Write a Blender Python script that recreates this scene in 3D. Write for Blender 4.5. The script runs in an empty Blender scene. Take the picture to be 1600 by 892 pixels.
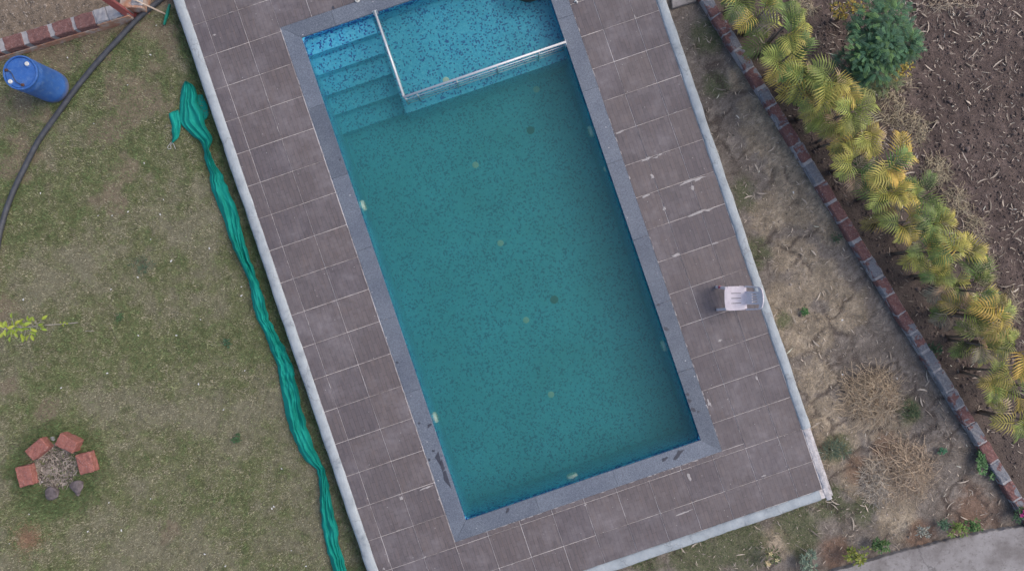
import bpy, bmesh, math, random
import numpy as np
from mathutils import Vector, Matrix
random.seed(7); rng = np.random.default_rng(11)
S = bpy.context.scene
COL = S.collection
R = math.radians

# ------------------------------------------------------------------ camera, sky, sun, exposure
F = 1111.0                      # focal length in photo pixels (photo 1600 x 892)
ZD = 0.30                       # height of the pool deck above the lawn
K = 88.5                        # photo pixels per metre on the deck
H = ZD + F / K                  # drone height
cam = bpy.data.cameras.new('camera'); camo = bpy.data.objects.new('camera', cam); COL.objects.link(camo)
camo.location = (0, 0, H); camo.rotation_euler = (0, 0, 0)
cam.sensor_fit = 'HORIZONTAL'; cam.sensor_width = 36; cam.lens = 36 * F / 1600
cam.clip_start = 0.1; cam.clip_end = 2000
S.camera = camo

SUN_EL, SUN_AZ = R(47), R(18)     # azimuth measured in the XY plane from +X
W = bpy.data.worlds.new('World'); S.world = W; W.use_nodes = True
wn = W.node_tree; bg = wn.nodes['Background']
sky = wn.nodes.new('ShaderNodeTexSky'); sky.sky_type = 'NISHITA'; sky.sun_disc = False
sky.sun_elevation = SUN_EL; sky.sun_rotation = R(90) - SUN_AZ
sky.air_density = 1.0; sky.dust_density = 4.0; sky.ozone_density = 1.0
wn.links.new(sky.outputs['Color'], bg.inputs['Color']); bg.inputs['Strength'].default_value = 0.13
sl = bpy.data.lights.new('sun', 'SUN'); slo = bpy.data.objects.new('sun', sl); COL.objects.link(slo)
sl.energy = 0.5; sl.angle = R(42); sl.color = (1.0, 0.93, 0.84)
d = Vector((math.cos(SUN_EL) * math.cos(SUN_AZ), math.cos(SUN_EL) * math.sin(SUN_AZ), math.sin(SUN_EL)))
slo.rotation_euler = d.to_track_quat('Z', 'Y').to_euler(); slo.location = d * 30
vs = S.view_settings; vs.view_transform = 'Standard'; vs.look = 'None'; vs.gamma = 1; vs.use_curve_mapping = False
vs.exposure = 0.58
S.cycles.use_denoising = True
S.cycles.max_bounces = 8; S.cycles.transparent_max_bounces = 16; S.cycles.volume_bounces = 2

# ------------------------------------------------------------------ pixel -> place
def P(x, y, z=0.0):
    k = (H - z) / F
    return Vector(((x - 800) * k, (446 - y) * k, z))
TH = R(18.8); CT, ST = math.cos(TH), math.sin(TH)
O = P(725, 808, 0)*0 + P(725, 808, ZD); O.z = 0           # pool frame origin (z = lawn level)
def LW(a, b, z=0.0):
    return Vector((O.x + a * CT - b * ST, O.y + a * ST + b * CT, z))
def WL(x, y):
    x = x - O.x; y = y - O.y
    return x * CT + y * ST, -x * ST + y * CT
def PL(x, y, z):
    p = P(x, y, z); a, b = WL(p.x, p.y); return a, b

# ------------------------------------------------------------------ noise (numpy)
_lat = rng.random((256, 256))
def vnoise(x, y, s, off=0):
    x = np.asarray(x) * s + 57.3 + off * 13.7; y = np.asarray(y) * s + 91.1 + off * 7.9
    xi = np.floor(x).astype(int); yi = np.floor(y).astype(int); fx = x - xi; fy = y - yi
    fx = fx * fx * (3 - 2 * fx); fy = fy * fy * (3 - 2 * fy)
    g = lambda i, j: _lat[i % 256, j % 256]
    return (g(xi, yi) * (1 - fx) + g(xi + 1, yi) * fx) * (1 - fy) + (g(xi, yi + 1) * (1 - fx) + g(xi + 1, yi + 1) * fx) * fy
def fbm(x, y, s, o=4, off=0):
    t = 0; a = .5; n = 0
    for i in range(o):
        t = t + a * vnoise(x, y, s * 2 ** i, off + i * 3); n += a; a *= .55
    return t / n
def sstep(e0, e1, x):
    t = np.clip((x - e0) / (e1 - e0), 0, 1); return t * t * (3 - 2 * t)

# ------------------------------------------------------------------ materials
def nodes(name):
    m = bpy.data.materials.new(name); m.use_nodes = True
    nt = m.node_tree; b = nt.nodes['Principled BSDF']
    return m, nt, b
class NT:
    def __init__(s, name):
        s.m, s.t, s.b = nodes(name)
    def n(s, typ, **kw):
        nd = s.t.nodes.new(typ)
        for k, v in kw.items():
            if k.startswith('_'): setattr(nd, k[1:], v)
            else: nd.inputs[k.replace('__', ' ')].default_value = v
        return nd
    def l(s, a, b): s.t.links.new(a, b)
    def coord(s, kind='Object'): return s.n('ShaderNodeTexCoord').outputs[kind]
    def mapping(s, vec, scale=(1, 1, 1), rot=(0, 0, 0)):
        mp = s.n('ShaderNodeMapping'); mp.inputs['Scale'].default_value = scale; mp.inputs['Rotation'].default_value = rot
        s.l(vec, mp.inputs['Vector']); return mp.outputs['Vector']
    def noise(s, vec, scale, detail=4, rough=.6, out='Fac'):
        nd = s.n('ShaderNodeTexNoise', Scale=scale, Detail=detail, Roughness=rough)
        if vec is not None: s.l(vec, nd.inputs['Vector'])
        return nd.outputs[out]
    def ramp(s, fac, stops):
        r = s.n('ShaderNodeValToRGB'); e = r.color_ramp.elements
        while len(e) > 1: e.remove(e[-1])
        e[0].position = stops[0][0]; e[0].color = (*stops[0][1], 1)
        for p, c in stops[1:]:
            q = e.new(p); q.color = (*c, 1)
        s.l(fac, r.inputs['Fac']); return r.outputs['Color']
    def mix(s, fac, a, b, mode='MIX'):
        nd = s.n('ShaderNodeMix', _data_type='RGBA', _blend_type=mode)
        for v, i in ((fac, 0), (a, 6), (b, 7)):
            if hasattr(v, 'is_linked'): s.l(v, nd.inputs[i])
            elif i == 0: nd.inputs[0].default_value = v
            else: nd.inputs[i].default_value = (*v, 1)
        return nd.outputs[2]
    def math(s, op, a, b=0.0, c=None):
        nd = s.n('ShaderNodeMath', _operation=op)
        for v, i in ((a, 0), (b, 1), (c, 2)):
            if v is None: continue
            if hasattr(v, 'is_linked'): s.l(v, nd.inputs[i])
            else: nd.inputs[i].default_value = v
        return nd.outputs[0]
    def vmath(s, op, a, b=None):
        nd = s.n('ShaderNodeVectorMath', _operation=op)
        for v, i in ((a, 0), (b, 1)):
            if v is None: continue
            if hasattr(v, 'is_linked'): s.l(v, nd.inputs[i])
            else: nd.inputs[i].default_value = v
        return nd.outputs[0]
    def bump(s, h, strength=.4, dist=.01):
        nd = s.n('ShaderNodeBump', Strength=strength, Distance=dist); s.l(h, nd.inputs['Height'])
        s.l(nd.outputs['Normal'], s.b.inputs['Normal'])
    def base(s, c, rough=.8, metal=0, spec=.5):
        if hasattr(c, 'is_linked'): s.l(c, s.b.inputs['Base Color'])
        else: s.b.inputs['Base Color'].default_value = (*c, 1)
        if hasattr(rough, 'is_linked'): s.l(rough, s.b.inputs['Roughness'])
        else: s.b.inputs['Roughness'].default_value = rough
        s.b.inputs['Metallic'].default_value = metal
        s.b.inputs['Specular IOR Level'].default_value = spec
        return s.m
    def objrand(s): return s.n('ShaderNodeObjectInfo').outputs['Random']

M = {}
def simple(name, col, rough=.7, metal=0, var=.25, scale=8, bump=.15):
    n = NT(name); c = n.coord()
    f = n.noise(c, scale, 5)
    lo = tuple(v * (1 - var) for v in col); hi = tuple(min(1, v * (1 + var)) for v in col)
    n.base(n.ramp(f, [(.3, lo), (.7, hi)]), rough, metal)
    if bump: n.bump(n.noise(c, scale * 6, 4), bump, .005)
    M[name] = n.m; return n.m
def attr_mat(name, rough=.85, nscale=60, nvar=.35, rnd=0.0, bump=.3, spec=.3, bdist=.01):
    n = NT(name); a = n.n('ShaderNodeAttribute', _attribute_name='Col')
    col = a.outputs['Color']
    if nvar:
        f = n.noise(n.coord(), nscale, 5, .7)
        col = n.mix(1.0, col, n.ramp(f, [(.25, (1 - nvar,) * 3), (.75, (1 + nvar,) * 3)]), 'MULTIPLY')
        if bump: n.bump(f, bump, bdist)
    if rnd:
        r = n.objrand()
        col = n.mix(1.0, col, n.ramp(r, [(0, (1 - rnd, 1 - rnd, 1 - rnd)), (.5, (1.0, 1 + rnd * .6, 1.0)), (1, (1 + rnd * 1.1, 1 + rnd * .5, 1 - rnd * .3))]), 'MULTIPLY')
    n.base(col, rough, 0, spec); M[name] = n.m; return n.m

attr_mat('ground', .95, 45, .45, bump=.9, spec=.1, bdist=.02)
attr_mat('blade', .8, 0, 0, spec=.15)
attr_mat('frond', .6, 30, .15, rnd=.34, bump=0, spec=.35)
attr_mat('leaf', .6, 40, .2, rnd=.1, bump=0, spec=.35)
attr_mat('litter', .85, 80, .25, bump=0, spec=.2)

# wood-look porcelain tile
n = NT('deck_tile'); c = n.coord(); r = n.objrand()
off = n.n('ShaderNodeCombineXYZ'); n.l(n.math('MULTIPLY', r, 37.0), off.inputs[0]); n.l(n.math('MULTIPLY', r, 91.0), off.inputs[1]); n.l(n.math('MULTIPLY', r, 17.0), off.inputs[2])
co = n.vmath('ADD', c, off.outputs[0])
sw = n.n('ShaderNodeSeparateXYZ'); n.l(c, sw.inputs[0])
cb = n.n('ShaderNodeCombineXYZ'); n.l(sw.outputs[1], cb.inputs[0]); n.l(sw.outputs[0], cb.inputs[1])
cbo = n.vmath('ADD', cb.outputs[0], (3.03, 5.0125, 0))
br = n.n('ShaderNodeTexBrick', Scale=1.0, _offset=.37, _offset_frequency=2)
br.inputs['Mortar Size'].default_value = .004; br.inputs['Brick Width'].default_value = .22; br.inputs['Row Height'].default_value = .0745; br.inputs['Bias'].default_value = 0
br.inputs['Color1'].default_value = (0.098, .086, .092, 1); br.inputs['Color2'].default_value = (.158, .137, .143, 1); br.inputs['Mortar'].default_value = (.062, .054, .060, 1)
n.l(cbo, br.inputs['Vector'])
grain = n.noise(n.mapping(co, (26, 2.2, 1)), 2.2, 6, .65)
col = n.mix(.5, br.outputs['Color'], n.ramp(grain, [(.32, (.075, .065, .072)), (.5, (.127, .109, .116)), (.66, (.170, .128, .114))]))
col = n.mix(1.0, col, n.ramp(r, [(0, (.93, .93, .96)), (.5, (1, 1, 1)), (1, (1.07, 1.05, 1.02))]), 'MULTIPLY')
geo = n.n('ShaderNodeNewGeometry')
wp = geo.outputs['Position']
scuff = n.noise(wp, 1.3, 6, .75); sc2 = n.noise(wp, 9, 6, .8)
sf = n.math('MULTIPLY', n.ramp(scuff, [(.46, (0, 0, 0)), (.70, (1, 1, 1))]), n.ramp(sc2, [(.35, (0.15,) * 3), (.75, (1, 1, 1))]))
col = n.mix(n.math('MULTIPLY', sf, .75), col, (.30, .275, .295))
spk = n.n('ShaderNodeTexVoronoi', Scale=7.0); n.l(wp, spk.inputs['Vector'])
col = n.mix(n.ramp(spk.outputs['Distance'], [(.035, (1, 1, 1)), (.06, (0, 0, 0))]), col, (.42, .40, .40))
n.base(col, n.ramp(sc2, [(.3, (.5,) * 3), (.7, (.75,) * 3)]), 0, .4); n.bump(br.outputs['Fac'], -.15, .002)
M['deck_tile'] = n.m

# grout / slab
n = NT('grout'); c = n.coord(); f = n.noise(c, 1.7, 6, .75); f2 = n.noise(c, 30, 4)
n.base(n.mix(n.ramp(f2, [(.35, (0,) * 3), (.65, (1,) * 3)]), n.ramp(f, [(.35, (.16, .13, .13)), (.55, (.62, .58, .57))]), n.ramp(f, [(.3, (.3, .26, .26)), (.6, (.78, .75, .74))])), .9, 0, .2)
M['grout'] = n.m
simple('cement_smear', (.38, .355, .35), .9, var=.2, scale=20)
# whitewashed band
n = NT('whitewash'); c = n.coord(); f = n.noise(c, 3.5, 8, .8); f2 = n.noise(n.mapping(c, (7, 7, 7)), 4, 6, .8)
col = n.ramp(f, [(.32, (.22, .25, .28)), (.46, (.36, .40, .43)), (.62, (.43, .475, .505)), (.75, (.50, .54, .565))])
col = n.mix(n.ramp(f2, [(.52, (0,) * 3), (.70, (.7,) * 3)]), col, (.26, .26, .26))
vk = n.n('ShaderNodeTexVoronoi', _feature='DISTANCE_TO_EDGE', Scale=.9); n.l(n.vmath('ADD', c, n.vmath('MULTIPLY', n.noise(c, 6, 4, .6, 'Color'), (.3, .3, .3))), vk.inputs['Vector'])
col = n.mix(n.ramp(vk.outputs['Distance'], [(.003, (.4,) * 3), (.010, (0,) * 3)]), col, (.14, .14, .15))
n.base(col, .9, 0, .2); n.bump(n.noise(c, 22, 6), .8, .015); M['whitewash'] = n.m
n = NT('raw_plaster'); c = n.coord(); f = n.noise(c, 6, 6, .8)
n.base(n.ramp(f, [(.3, (.30, .29, .30)), (.55, (.48, .47, .49)), (.75, (.60, .59, .60))]), .95, 0, .2); n.bump(n.noise(c, 30, 6), .8, .02); M['raw_plaster'] = n.m
# granite coping
n = NT('granite'); c = n.coord(); wp = n.n('ShaderNodeNewGeometry').outputs['Position']
g1 = n.noise(wp, 70, 3, .8); g2 = n.noise(wp, 2.0, 5, .6)
col = n.ramp(g1, [(.34, (.075, .088, .118)), (.5, (.128, .150, .190)), (.66, (.21, .238, .288))])
col = n.mix(1.0, col, n.ramp(g2, [(.3, (.84, .85, .88)), (.7, (1.14, 1.13, 1.1))]), 'MULTIPLY')
col = n.mix(1.0, col, n.ramp(n.objrand(), [(0, (.84, .85, .86)), (.5, (1, 1, 1)), (1, (1.12, 1.12, 1.12))]), 'MULTIPLY')
sp = n.n('ShaderNodeTexVoronoi', Scale=4.2); n.l(wp, sp.inputs['Vector'])
col = n.mix(n.ramp(sp.outputs['Distance'], [(.03, (1, 1, 1)), (.055, (0, 0, 0))]), col, (.5, .5, .52))
n.base(col, .6, 0, .45); n.bump(g1, .12, .002); M['granite'] = n.m
simple('wet_stone', (.055, .058, .075), .35, var=.2, scale=30, bump=.05)
# glass mosaic
n = NT('mosaic'); c = n.coord()
TS = 1 / .0255
g = n.vmath('FLOOR', n.vmath('MULTIPLY', n.vmath('ADD', c, (.0101, .0067, .0123)), (TS, TS, TS)))
wno = n.n('ShaderNodeTexWhiteNoise', _noise_dimensions='3D'); n.l(g, wno.inputs['Vector'])
wno2 = n.n('ShaderNodeTexWhiteNoise', _noise_dimensions='3D'); n.l(n.vmath('ADD', g, (13.3, 7.7, 3.1)), wno2.inputs['Vector'])
cl = n.noise(g, .16, 3, .6)
sz = n.n('ShaderNodeSeparateXYZ'); n.l(c, sz.inputs[0])
thr = n.ramp(cl, [(.38, (.08,) * 3), (.62, (.27,) * 3)])
band = n.math('GREATER_THAN', sz.outputs[2], .10)
thr = n.math('ADD', thr, n.math('MULTIPLY', band, .42))
dark = n.math('LESS_THAN', wno.outputs['Value'], thr)
basec = n.ramp(wno2.outputs['Value'], [(0, (.05, .40, .68)), (.12, (.085, .51, .78)), (.55, (.11, .58, .83)), (1, (.17, .66, .88))])
darkc = n.ramp(wno2.outputs['Value'], [(0, (.012, .04, .32)), (.6, (.02, .08, .40)), (1, (.05, .19, .50))])
silt = n.ramp(n.noise(c, .9, 4, .55), [(.3, (.80, .82, .80)), (.7, (1.08, 1.06, 1.05))])
n.base(n.mix(1.0, n.mix(dark, basec, darkc), silt, 'MULTIPLY'), .3, 0, .4); M['mosaic'] = n.m
# water
m = bpy.data.materials.new('water'); m.use_nodes = True; t = m.node_tree; t.nodes.remove(t.nodes['Principled BSDF'])
out = t.nodes['Material Output']
tr = t.nodes.new('ShaderNodeBsdfTransparent'); gl = t.nodes.new('ShaderNodeBsdfGlossy'); gl.inputs['Roughness'].default_value = .04
fr = t.nodes.new('ShaderNodeFresnel'); fr.inputs['IOR'].default_value = 1.33
mx = t.nodes.new('ShaderNodeMixShader'); t.links.new(fr.outputs[0], mx.inputs[0]); t.links.new(tr.outputs[0], mx.inputs[1]); t.links.new(gl.outputs[0], mx.inputs[2])
nz = t.nodes.new('ShaderNodeTexNoise'); nz.inputs['Scale'].default_value = 5; bp = t.nodes.new('ShaderNodeBump'); bp.inputs['Strength'].default_value = .08; bp.inputs['Distance'].default_value = .02
t.links.new(nz.outputs['Fac'], bp.inputs['Height']); t.links.new(bp.outputs[0], gl.inputs['Normal']); t.links.new(bp.outputs[0], fr.inputs['Normal'])
t.links.new(mx.outputs[0], out.inputs['Surface'])
va = t.nodes.new('ShaderNodeVolumeAbsorption'); va.inputs['Color'].default_value = (.07, .735, .63, 1); va.inputs['Density'].default_value = .74
vsn = t.nodes.new('ShaderNodeVolumeScatter'); vsn.inputs['Color'].default_value = (.34, .86, .88, 1); vsn.inputs['Density'].default_value = .66; vsn.inputs['Anisotropy'].default_value = 0.0
ad = t.nodes.new('ShaderNodeAddShader'); t.links.new(va.outputs[0], ad.inputs[0]); t.links.new(vsn.outputs[0], ad.inputs[1]); t.links.new(ad.outputs[0], out.inputs['Volume'])
M['water'] = m

# laterite block: red stone, pale flecks, mortar smeared over some of it
def laterite(name, mort, red=(.19, .10, .094)):
    n = NT(name); c = n.coord('Object'); wp = n.n('ShaderNodeNewGeometry').outputs['Position']
    f = n.noise(wp, 14, 6, .75); f2 = n.noise(wp, 38, 4, .75)
    col = n.ramp(f, [(.3, tuple(v * .72 for v in red)), (.6, tuple(v * 1.12 for v in red))])
    col = n.mix(n.ramp(f2, [(.55, (0,) * 3), (.68, (.7,) * 3)]), col, (.42, .31, .29))
    if mort:
        f3 = n.noise(wp, 3.2, 5, .65)
        col = n.mix(n.ramp(n.math('ADD', f3, n.math('MULTIPLY', n.objrand(), .16)), [(mort, (0,) * 3), (mort + .035, (1,) * 3)]), col, n.ramp(n.noise(wp, 40, 4), [(.3, (.15, .155, .175)), (.7, (.26, .265, .29))]))
    n.base(col, .95, 0, .15); n.bump(f, .8, .02); M[name] = n.m
laterite('laterite', 0); laterite('laterite_kerb', .575); laterite('laterite_pit', 0, (.30, .125, .105))
n = NT('mortar'); c = n.coord(); n.base(n.ramp(n.noise(c, 14, 6, .7), [(.3, (.26, .255, .27)), (.7, (.43, .42, .43))]), .95, 0, .15); n.bump(n.noise(c, 50, 5), .6, .01); M['mortar'] = n.m
n = NT('stained_plaster'); c = n.coord(); f = n.noise(c, 5, 6, .7)
n.base(n.ramp(f, [(.3, (.36, .155, .10)), (.48, (.46, .27, .19)), (.6, (.48, .40, .35)), (.75, (.52, .48, .46))]), .95, 0, .15); n.bump(n.noise(c, 30, 5), .6, .015); M['stained_plaster'] = n.m
simple('stone', (.12, .10, .105), .9, var=.45, scale=14, bump=.5)
n = NT('concrete'); c = n.coord(); f = n.noise(c, 1.4, 6, .65); f2 = n.noise(c, 16, 6, .75); f3 = n.noise(c, 60, 3)
col = n.ramp(f, [(.3, (.17, .155, .15)), (.5, (.29, .275, .275)), (.72, (.39, .38, .38))])
col = n.mix(n.ramp(f2, [(.52, (0,) * 3), (.66, (.8,) * 3)]), col, (.16, .145, .14))
vo = n.n('ShaderNodeTexVoronoi', _feature='DISTANCE_TO_EDGE', Scale=.28); n.l(n.vmath('ADD', c, n.vmath('MULTIPLY', n.noise(c, 3, 4, .6, 'Color'), (.5, .5, .5))), vo.inputs['Vector'])
col = n.mix(n.ramp(vo.outputs['Distance'], [(.0015, (.6,) * 3), (.005, (0,) * 3)]), col, (.09, .085, .085))
n.base(col, .95, 0, .2); n.bump(f3, .4, .006); M['concrete'] = n.m
simple('steel', (.62, .63, .66), .38, 0.25, .06, 30, 0)
simple('white_plastic', (.62, .62, .60), .5, var=.06, scale=10, bump=0)
n = NT('chair_plastic'); c = n.coord(); f = n.noise(c, 16, 6, .75)
n.base(n.ramp(f, [(.3, (.60, .53, .57)), (.6, (.74, .67, .70)), (.8, (.62, .56, .57))]), .65, 0, .35); M['chair_plastic'] = n.m
simple('red_paint_mark', (.40, .10, .13), .7, var=.3, scale=40, bump=0)
n = NT('barrel_blue'); c = n.coord(); f = n.noise(n.mapping(c, (1, 1, .4)), 5, 6, .7); f2 = n.noise(c, 11, 6, .8)
col = n.ramp(f, [(.3, (.028, .095, .32)), (.6, (.045, .145, .44)), (.8, (.07, .19, .50))])
col = n.mix(n.ramp(f2, [(.50, (0,) * 3), (.70, (.6,) * 3)]), col, (.16, .26, .45))
sep = n.n('ShaderNodeSeparateXYZ'); n.l(c, sep.inputs[0]); col = n.mix(n.math('MULTIPLY', n.ramp(sep.outputs[2], [(.0, (1,) * 3), (.16, (0,) * 3)]), n.ramp(f2, [(.35, (.2,) * 3), (.6, (1,) * 3)])), col, (.22, .19, .18))
n.base(col, .45, 0, .45); M['barrel_blue'] = n.m
simple('rust_brown', (.09, .04, .03), .8, var=.3, scale=30)
simple('black_pipe', (.058, .062, .074), .5, var=.3, scale=9, bump=.08)
simple('rubber', (.018, .019, .022), .5, var=.3, scale=14, bump=.1)
n = NT('red_post'); c = n.coord(); n.base(n.ramp(n.noise(n.mapping(c, (6, 6, 1)), 5, 5), [(.3, (.22, .062, .064)), (.7, (.31, .10, .10))]), .6, 0, .4); M['red_post'] = n.m
n = NT('green_cloth'); c = n.coord(); f = n.noise(c, 4, 5); wv = n.noise(c, 260, 2)
n.base(n.ramp(f, [(.3, (.004, .22, .18)), (.7, (.008, .31, .255))]), .8, 0, .25); n.bump(wv, .3, .003); M['green_cloth'] = n.m
simple('green_plastic', (.01, .19, .135), .5, var=.2, scale=15)
simple('broom_wood', (.52, .42, .34), .7, var=.15, scale=20)
simple('bark', (.16, .13, .105), .95, var=.35, scale=25, bump=.5)
simple('grey_stem', (.32, .30, .28), .9, var=.25, scale=25)
simple('light_lens', (.85, .88, .78), .4, var=.08, scale=30, bump=0)
simple('inlet_white', (.80, .80, .62), .5, var=.05, scale=30, bump=0)
simple('drain_dark', (.03, .035, .04), .6, var=.3, scale=30, bump=0)
simple('drain_rust', (.10, .085, .07), .6, var=.4, scale=30, bump=0)
simple('white_scrap', (.66, .66, .65), .8, var=.1, scale=30, bump=0)

# ------------------------------------------------------------------ object helpers
def link(name, me, mat=None, parent=None, loc=None, rotz=None):
    o = bpy.data.objects.new(name, me); COL.objects.link(o)
    if mat and me is not None and not me.materials: me.materials.append(M[mat] if isinstance(mat, str) else mat)
    if parent: o.parent = parent
    if loc is not None: o.location = loc
    if rotz is not None: o.rotation_euler = (0, 0, rotz)
    return o
def tag(o, label=None, cat=None, group=None, kind=None):
    if label: o['label'] = label
    if cat: o['category'] = cat
    if group: o['group'] = group
    if kind: o['kind'] = kind
    return o
def empty(name, loc=(0, 0, 0), rotz=0, label=None, cat=None, group=None):
    o = bpy.data.objects.new(name, None); COL.objects.link(o); o.location = loc; o.rotation_euler = (0, 0, rotz)
    o.empty_display_size = .1
    return tag(o, label, cat, group)
def mesh_np(name, V, Fc, cols=None, smooth=False):
    """V (n,3); Fc list of tuples or (m,k) array"""
    me = bpy.data.meshes.new(name)
    V = np.asarray(V, dtype=np.float32)
    if isinstance(Fc, np.ndarray):
        k = Fc.shape[1]; nf = len(Fc)
        me.vertices.add(len(V)); me.vertices.foreach_set('co', V.ravel())
        me.loops.add(nf * k); me.loops.foreach_set('vertex_index', Fc.astype(np.int32).ravel())
        me.polygons.add(nf); me.polygons.foreach_set('loop_start', np.arange(0, nf * k, k, dtype=np.int32))
        me.polygons.foreach_set('loop_total', np.full(nf, k, dtype=np.int32))
        me.update(calc_edges=True)
    else:
        me.from_pydata(V.tolist(), [], Fc); me.update()
    if cols is not None:
        ca = me.color_attributes.new('Col', 'FLOAT_COLOR', 'POINT')
        c4 = np.ones((len(V), 4), dtype=np.float32); c4[:, :3] = cols; ca.data.foreach_set('color', c4.ravel())
    if smooth: me.polygons.foreach_set('use_smooth', np.ones(len(me.polygons), dtype=bool))
    return me
class MB:
    """mesh builder"""
    def __init__(s): s.v = []; s.f = []; s.c = []
    def add(s, V, Fs, col=None):
        o = len(s.v); s.v += [tuple(p) for p in V]; s.f += [tuple(i + o for i in f) for f in Fs]
        if col is not None: s.c += [col] * len(V) if not isinstance(col, list) else col
    def box(s, x0, x1, y0, y1, z0, z1, ch=0.0, bottom=True):
        if ch:
            V = [(x0, y0, z0), (x1, y0, z0), (x1, y1, z0), (x0, y1, z0), (x0, y0, z1 - ch), (x1, y0, z1 - ch), (x1, y1, z1 - ch), (x0, y1, z1 - ch),
                 (x0 + ch, y0 + ch, z1), (x1 - ch, y0 + ch, z1), (x1 - ch, y1 - ch, z1), (x0 + ch, y1 - ch, z1)]
            Fs = [(i, (i + 1) % 4, 4 + (i + 1) % 4, 4 + i) for i in range(4)] + [(4 + i, 4 + (i + 1) % 4, 8 + (i + 1) % 4, 8 + i) for i in range(4)] + [(8, 9, 10, 11)]
        else:
            V = [(x0, y0, z0), (x1, y0, z0), (x1, y1, z0), (x0, y1, z0), (x0, y0, z1), (x1, y0, z1), (x1, y1, z1), (x0, y1, z1)]
            Fs = [(i, (i + 1) % 4, 4 + (i + 1) % 4, 4 + i) for i in range(4)] + [(4, 5, 6, 7)]
        if bottom: Fs.append((3, 2, 1, 0))
        s.add(V, Fs)
    def tube(s, pts, rad, seg=8, cap=True, col=None):
        pts = [Vector(p) for p in pts]; n = len(pts); rings = []
        rad = rad if isinstance(rad, (list, tuple)) else [rad] * n
        V = []; up = Vector((0, 0, 1))
        for i, p in enumerate(pts):
            t = (pts[min(i + 1, n - 1)] - pts[max(i - 1, 0)]).normalized()
            u = t.cross(up)
            if u.length < 1e-3: u = t.cross(Vector((1, 0, 0)))
            u.normalize(); w = u.cross(t)
            for j in range(seg):
                a = 2 * math.pi * j / seg; V.append(p + (u * math.cos(a) + w * math.sin(a)) * rad[i])
        Fs = [(i * seg + j, i * seg + (j + 1) % seg, (i + 1) * seg + (j + 1) % seg, (i + 1) * seg + j) for i in range(n - 1) for j in range(seg)]
        if cap: Fs += [tuple(range(seg))[::-1], tuple((n - 1) * seg + j for j in range(seg))]
        s.add(V, Fs, col)
    def lathe(s, prof, seg=32, cx=0, cy=0):
        V = []; Fs = []; n = len(prof)
        for r, z in prof:
            for j in range(seg):
                a = 2 * math.pi * j / seg; V.append((cx + r * math.cos(a), cy + r * math.sin(a), z))
        for i in range(n - 1):
            for j in range(seg): Fs.append((i * seg + j, i * seg + (j + 1) % seg, (i + 1) * seg + (j + 1) % seg, (i + 1) * seg + j))
        Fs += [tuple(range(seg))[::-1], tuple((n - 1) * seg + j for j in range(seg))]
        s.add(V, Fs)
    def build(s, name, mat, parent=None, smooth=False, loc=None, rotz=None):
        me = mesh_np(name, s.v, s.f, np.array(s.c) if s.c else None, smooth)
        return link(name, me, mat, parent, loc, rotz)
def autosmooth(o, ang=40):
    me = o.data; me.polygons.foreach_set('use_smooth', np.ones(len(me.polygons), dtype=bool))
    try: me.set_sharp_from_angle(angle=R(ang))
    except Exception: pass
    return o
def frame(o): o.location = (O.x, O.y, 0); o.rotation_euler = (0, 0, TH); return o
def blob(cx, cy, rx, ry, rot=0, n=11, jit=.35):
    pts = []
    for i in range(n):
        a = 2 * math.pi * i / n; k = 1 + random.uniform(-jit, jit)
        x, y = rx * k * math.cos(a), ry * k * math.sin(a)
        pts.append((cx + x * math.cos(rot) - y * math.sin(rot), cy + x * math.sin(rot) + y * math.cos(rot)))
    return pts

# ================================================================== THE SETTING
# ---- deck & pool numbers (metres, pool frame; a = across, b = along)
px = lambda v: v / K
A0, A1, B0, B1 = 0.0, px(390), px(-6), px(792)            # water rectangle
CA0, CA1, CB0, CB1 = px(-25), px(415), px(-32), px(816)   # coping outer
DA0, DA1, DB0, DB1 = px(-154), px(544), px(-139), px(1030)  # tiled area
EA0, EA1, EB0 = px(-171), px(560), px(-156)               # outer edge of the white band

# ---- ground sheet
xs = np.concatenate([-np.geomspace(400, 10.2, 14), np.arange(-9.9, 9.91, .04), np.geomspace(10.2, 400, 14)])
ys = np.concatenate([-np.geomspace(400, 6.1, 14), np.arange(-5.8, 5.81, .04), np.geomspace(6.1, 400, 14)])
X, Y = np.meshgrid(xs, ys); gx, gy = X.ravel(), Y.ravel()
PX = 800 + gx * F / H; PY = 446 - gy * F / H
def kerb_d(x, y): return (x - (1104 + y * .6228)) * .849      # photo pixels right of the kerb line
def road_d(x, y): return ((y - (892 - (x - 1300) * .237)) * .973)  # > 0 on the road
def wallbed(x, y): return (85 - .30 * x) - y                    # > 0 in the top-left bed
def regions(PX, PY, gx, gy):
    la, lb = WL(gx, gy)
    wob = (fbm(gx, gy, 1.6, 4, 5) - .5) * 40
    kd = kerb_d(PX, PY)
    lawn = sstep(0.3, -0.3, la - 1.0) * sstep(6, -6, wallbed(PX, PY))
    field = sstep(100, 150, kd + wob)
    bed = sstep(-3, 3, kd) * (1 - field)
    wb = sstep(-6, 6, wallbed(PX, PY)) * sstep(0.3, -0.3, la)
    yard = np.clip(1 - lawn - field - bed - wb, 0, 1)
    return lawn, yard, bed, field, wb, la, lb
def sod_gap(gx, gy):
    ka = math.atan2(-1, .6228); u = gx * math.cos(ka) + gy * math.sin(ka); v = -gx * math.sin(ka) + gy * math.cos(ka)
    u = u + (fbm(gx, gy, 2.2, 4, 130) - .5) * .5; v = v + (fbm(gx, gy, 2.2, 4, 140) - .5) * .5
    row = np.floor(v / .58); u = u + row * .23
    du = np.abs((u / .66) % 1 - .5) * .66; dv = np.abs((v / .58) % 1 - .5) * .58
    e = np.maximum(du / .33, dv / .29); w_ = fbm(gx, gy, 1.3, 3, 150)
    return sstep(.86, .96, e) * sstep(.38, .55, w_)
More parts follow.
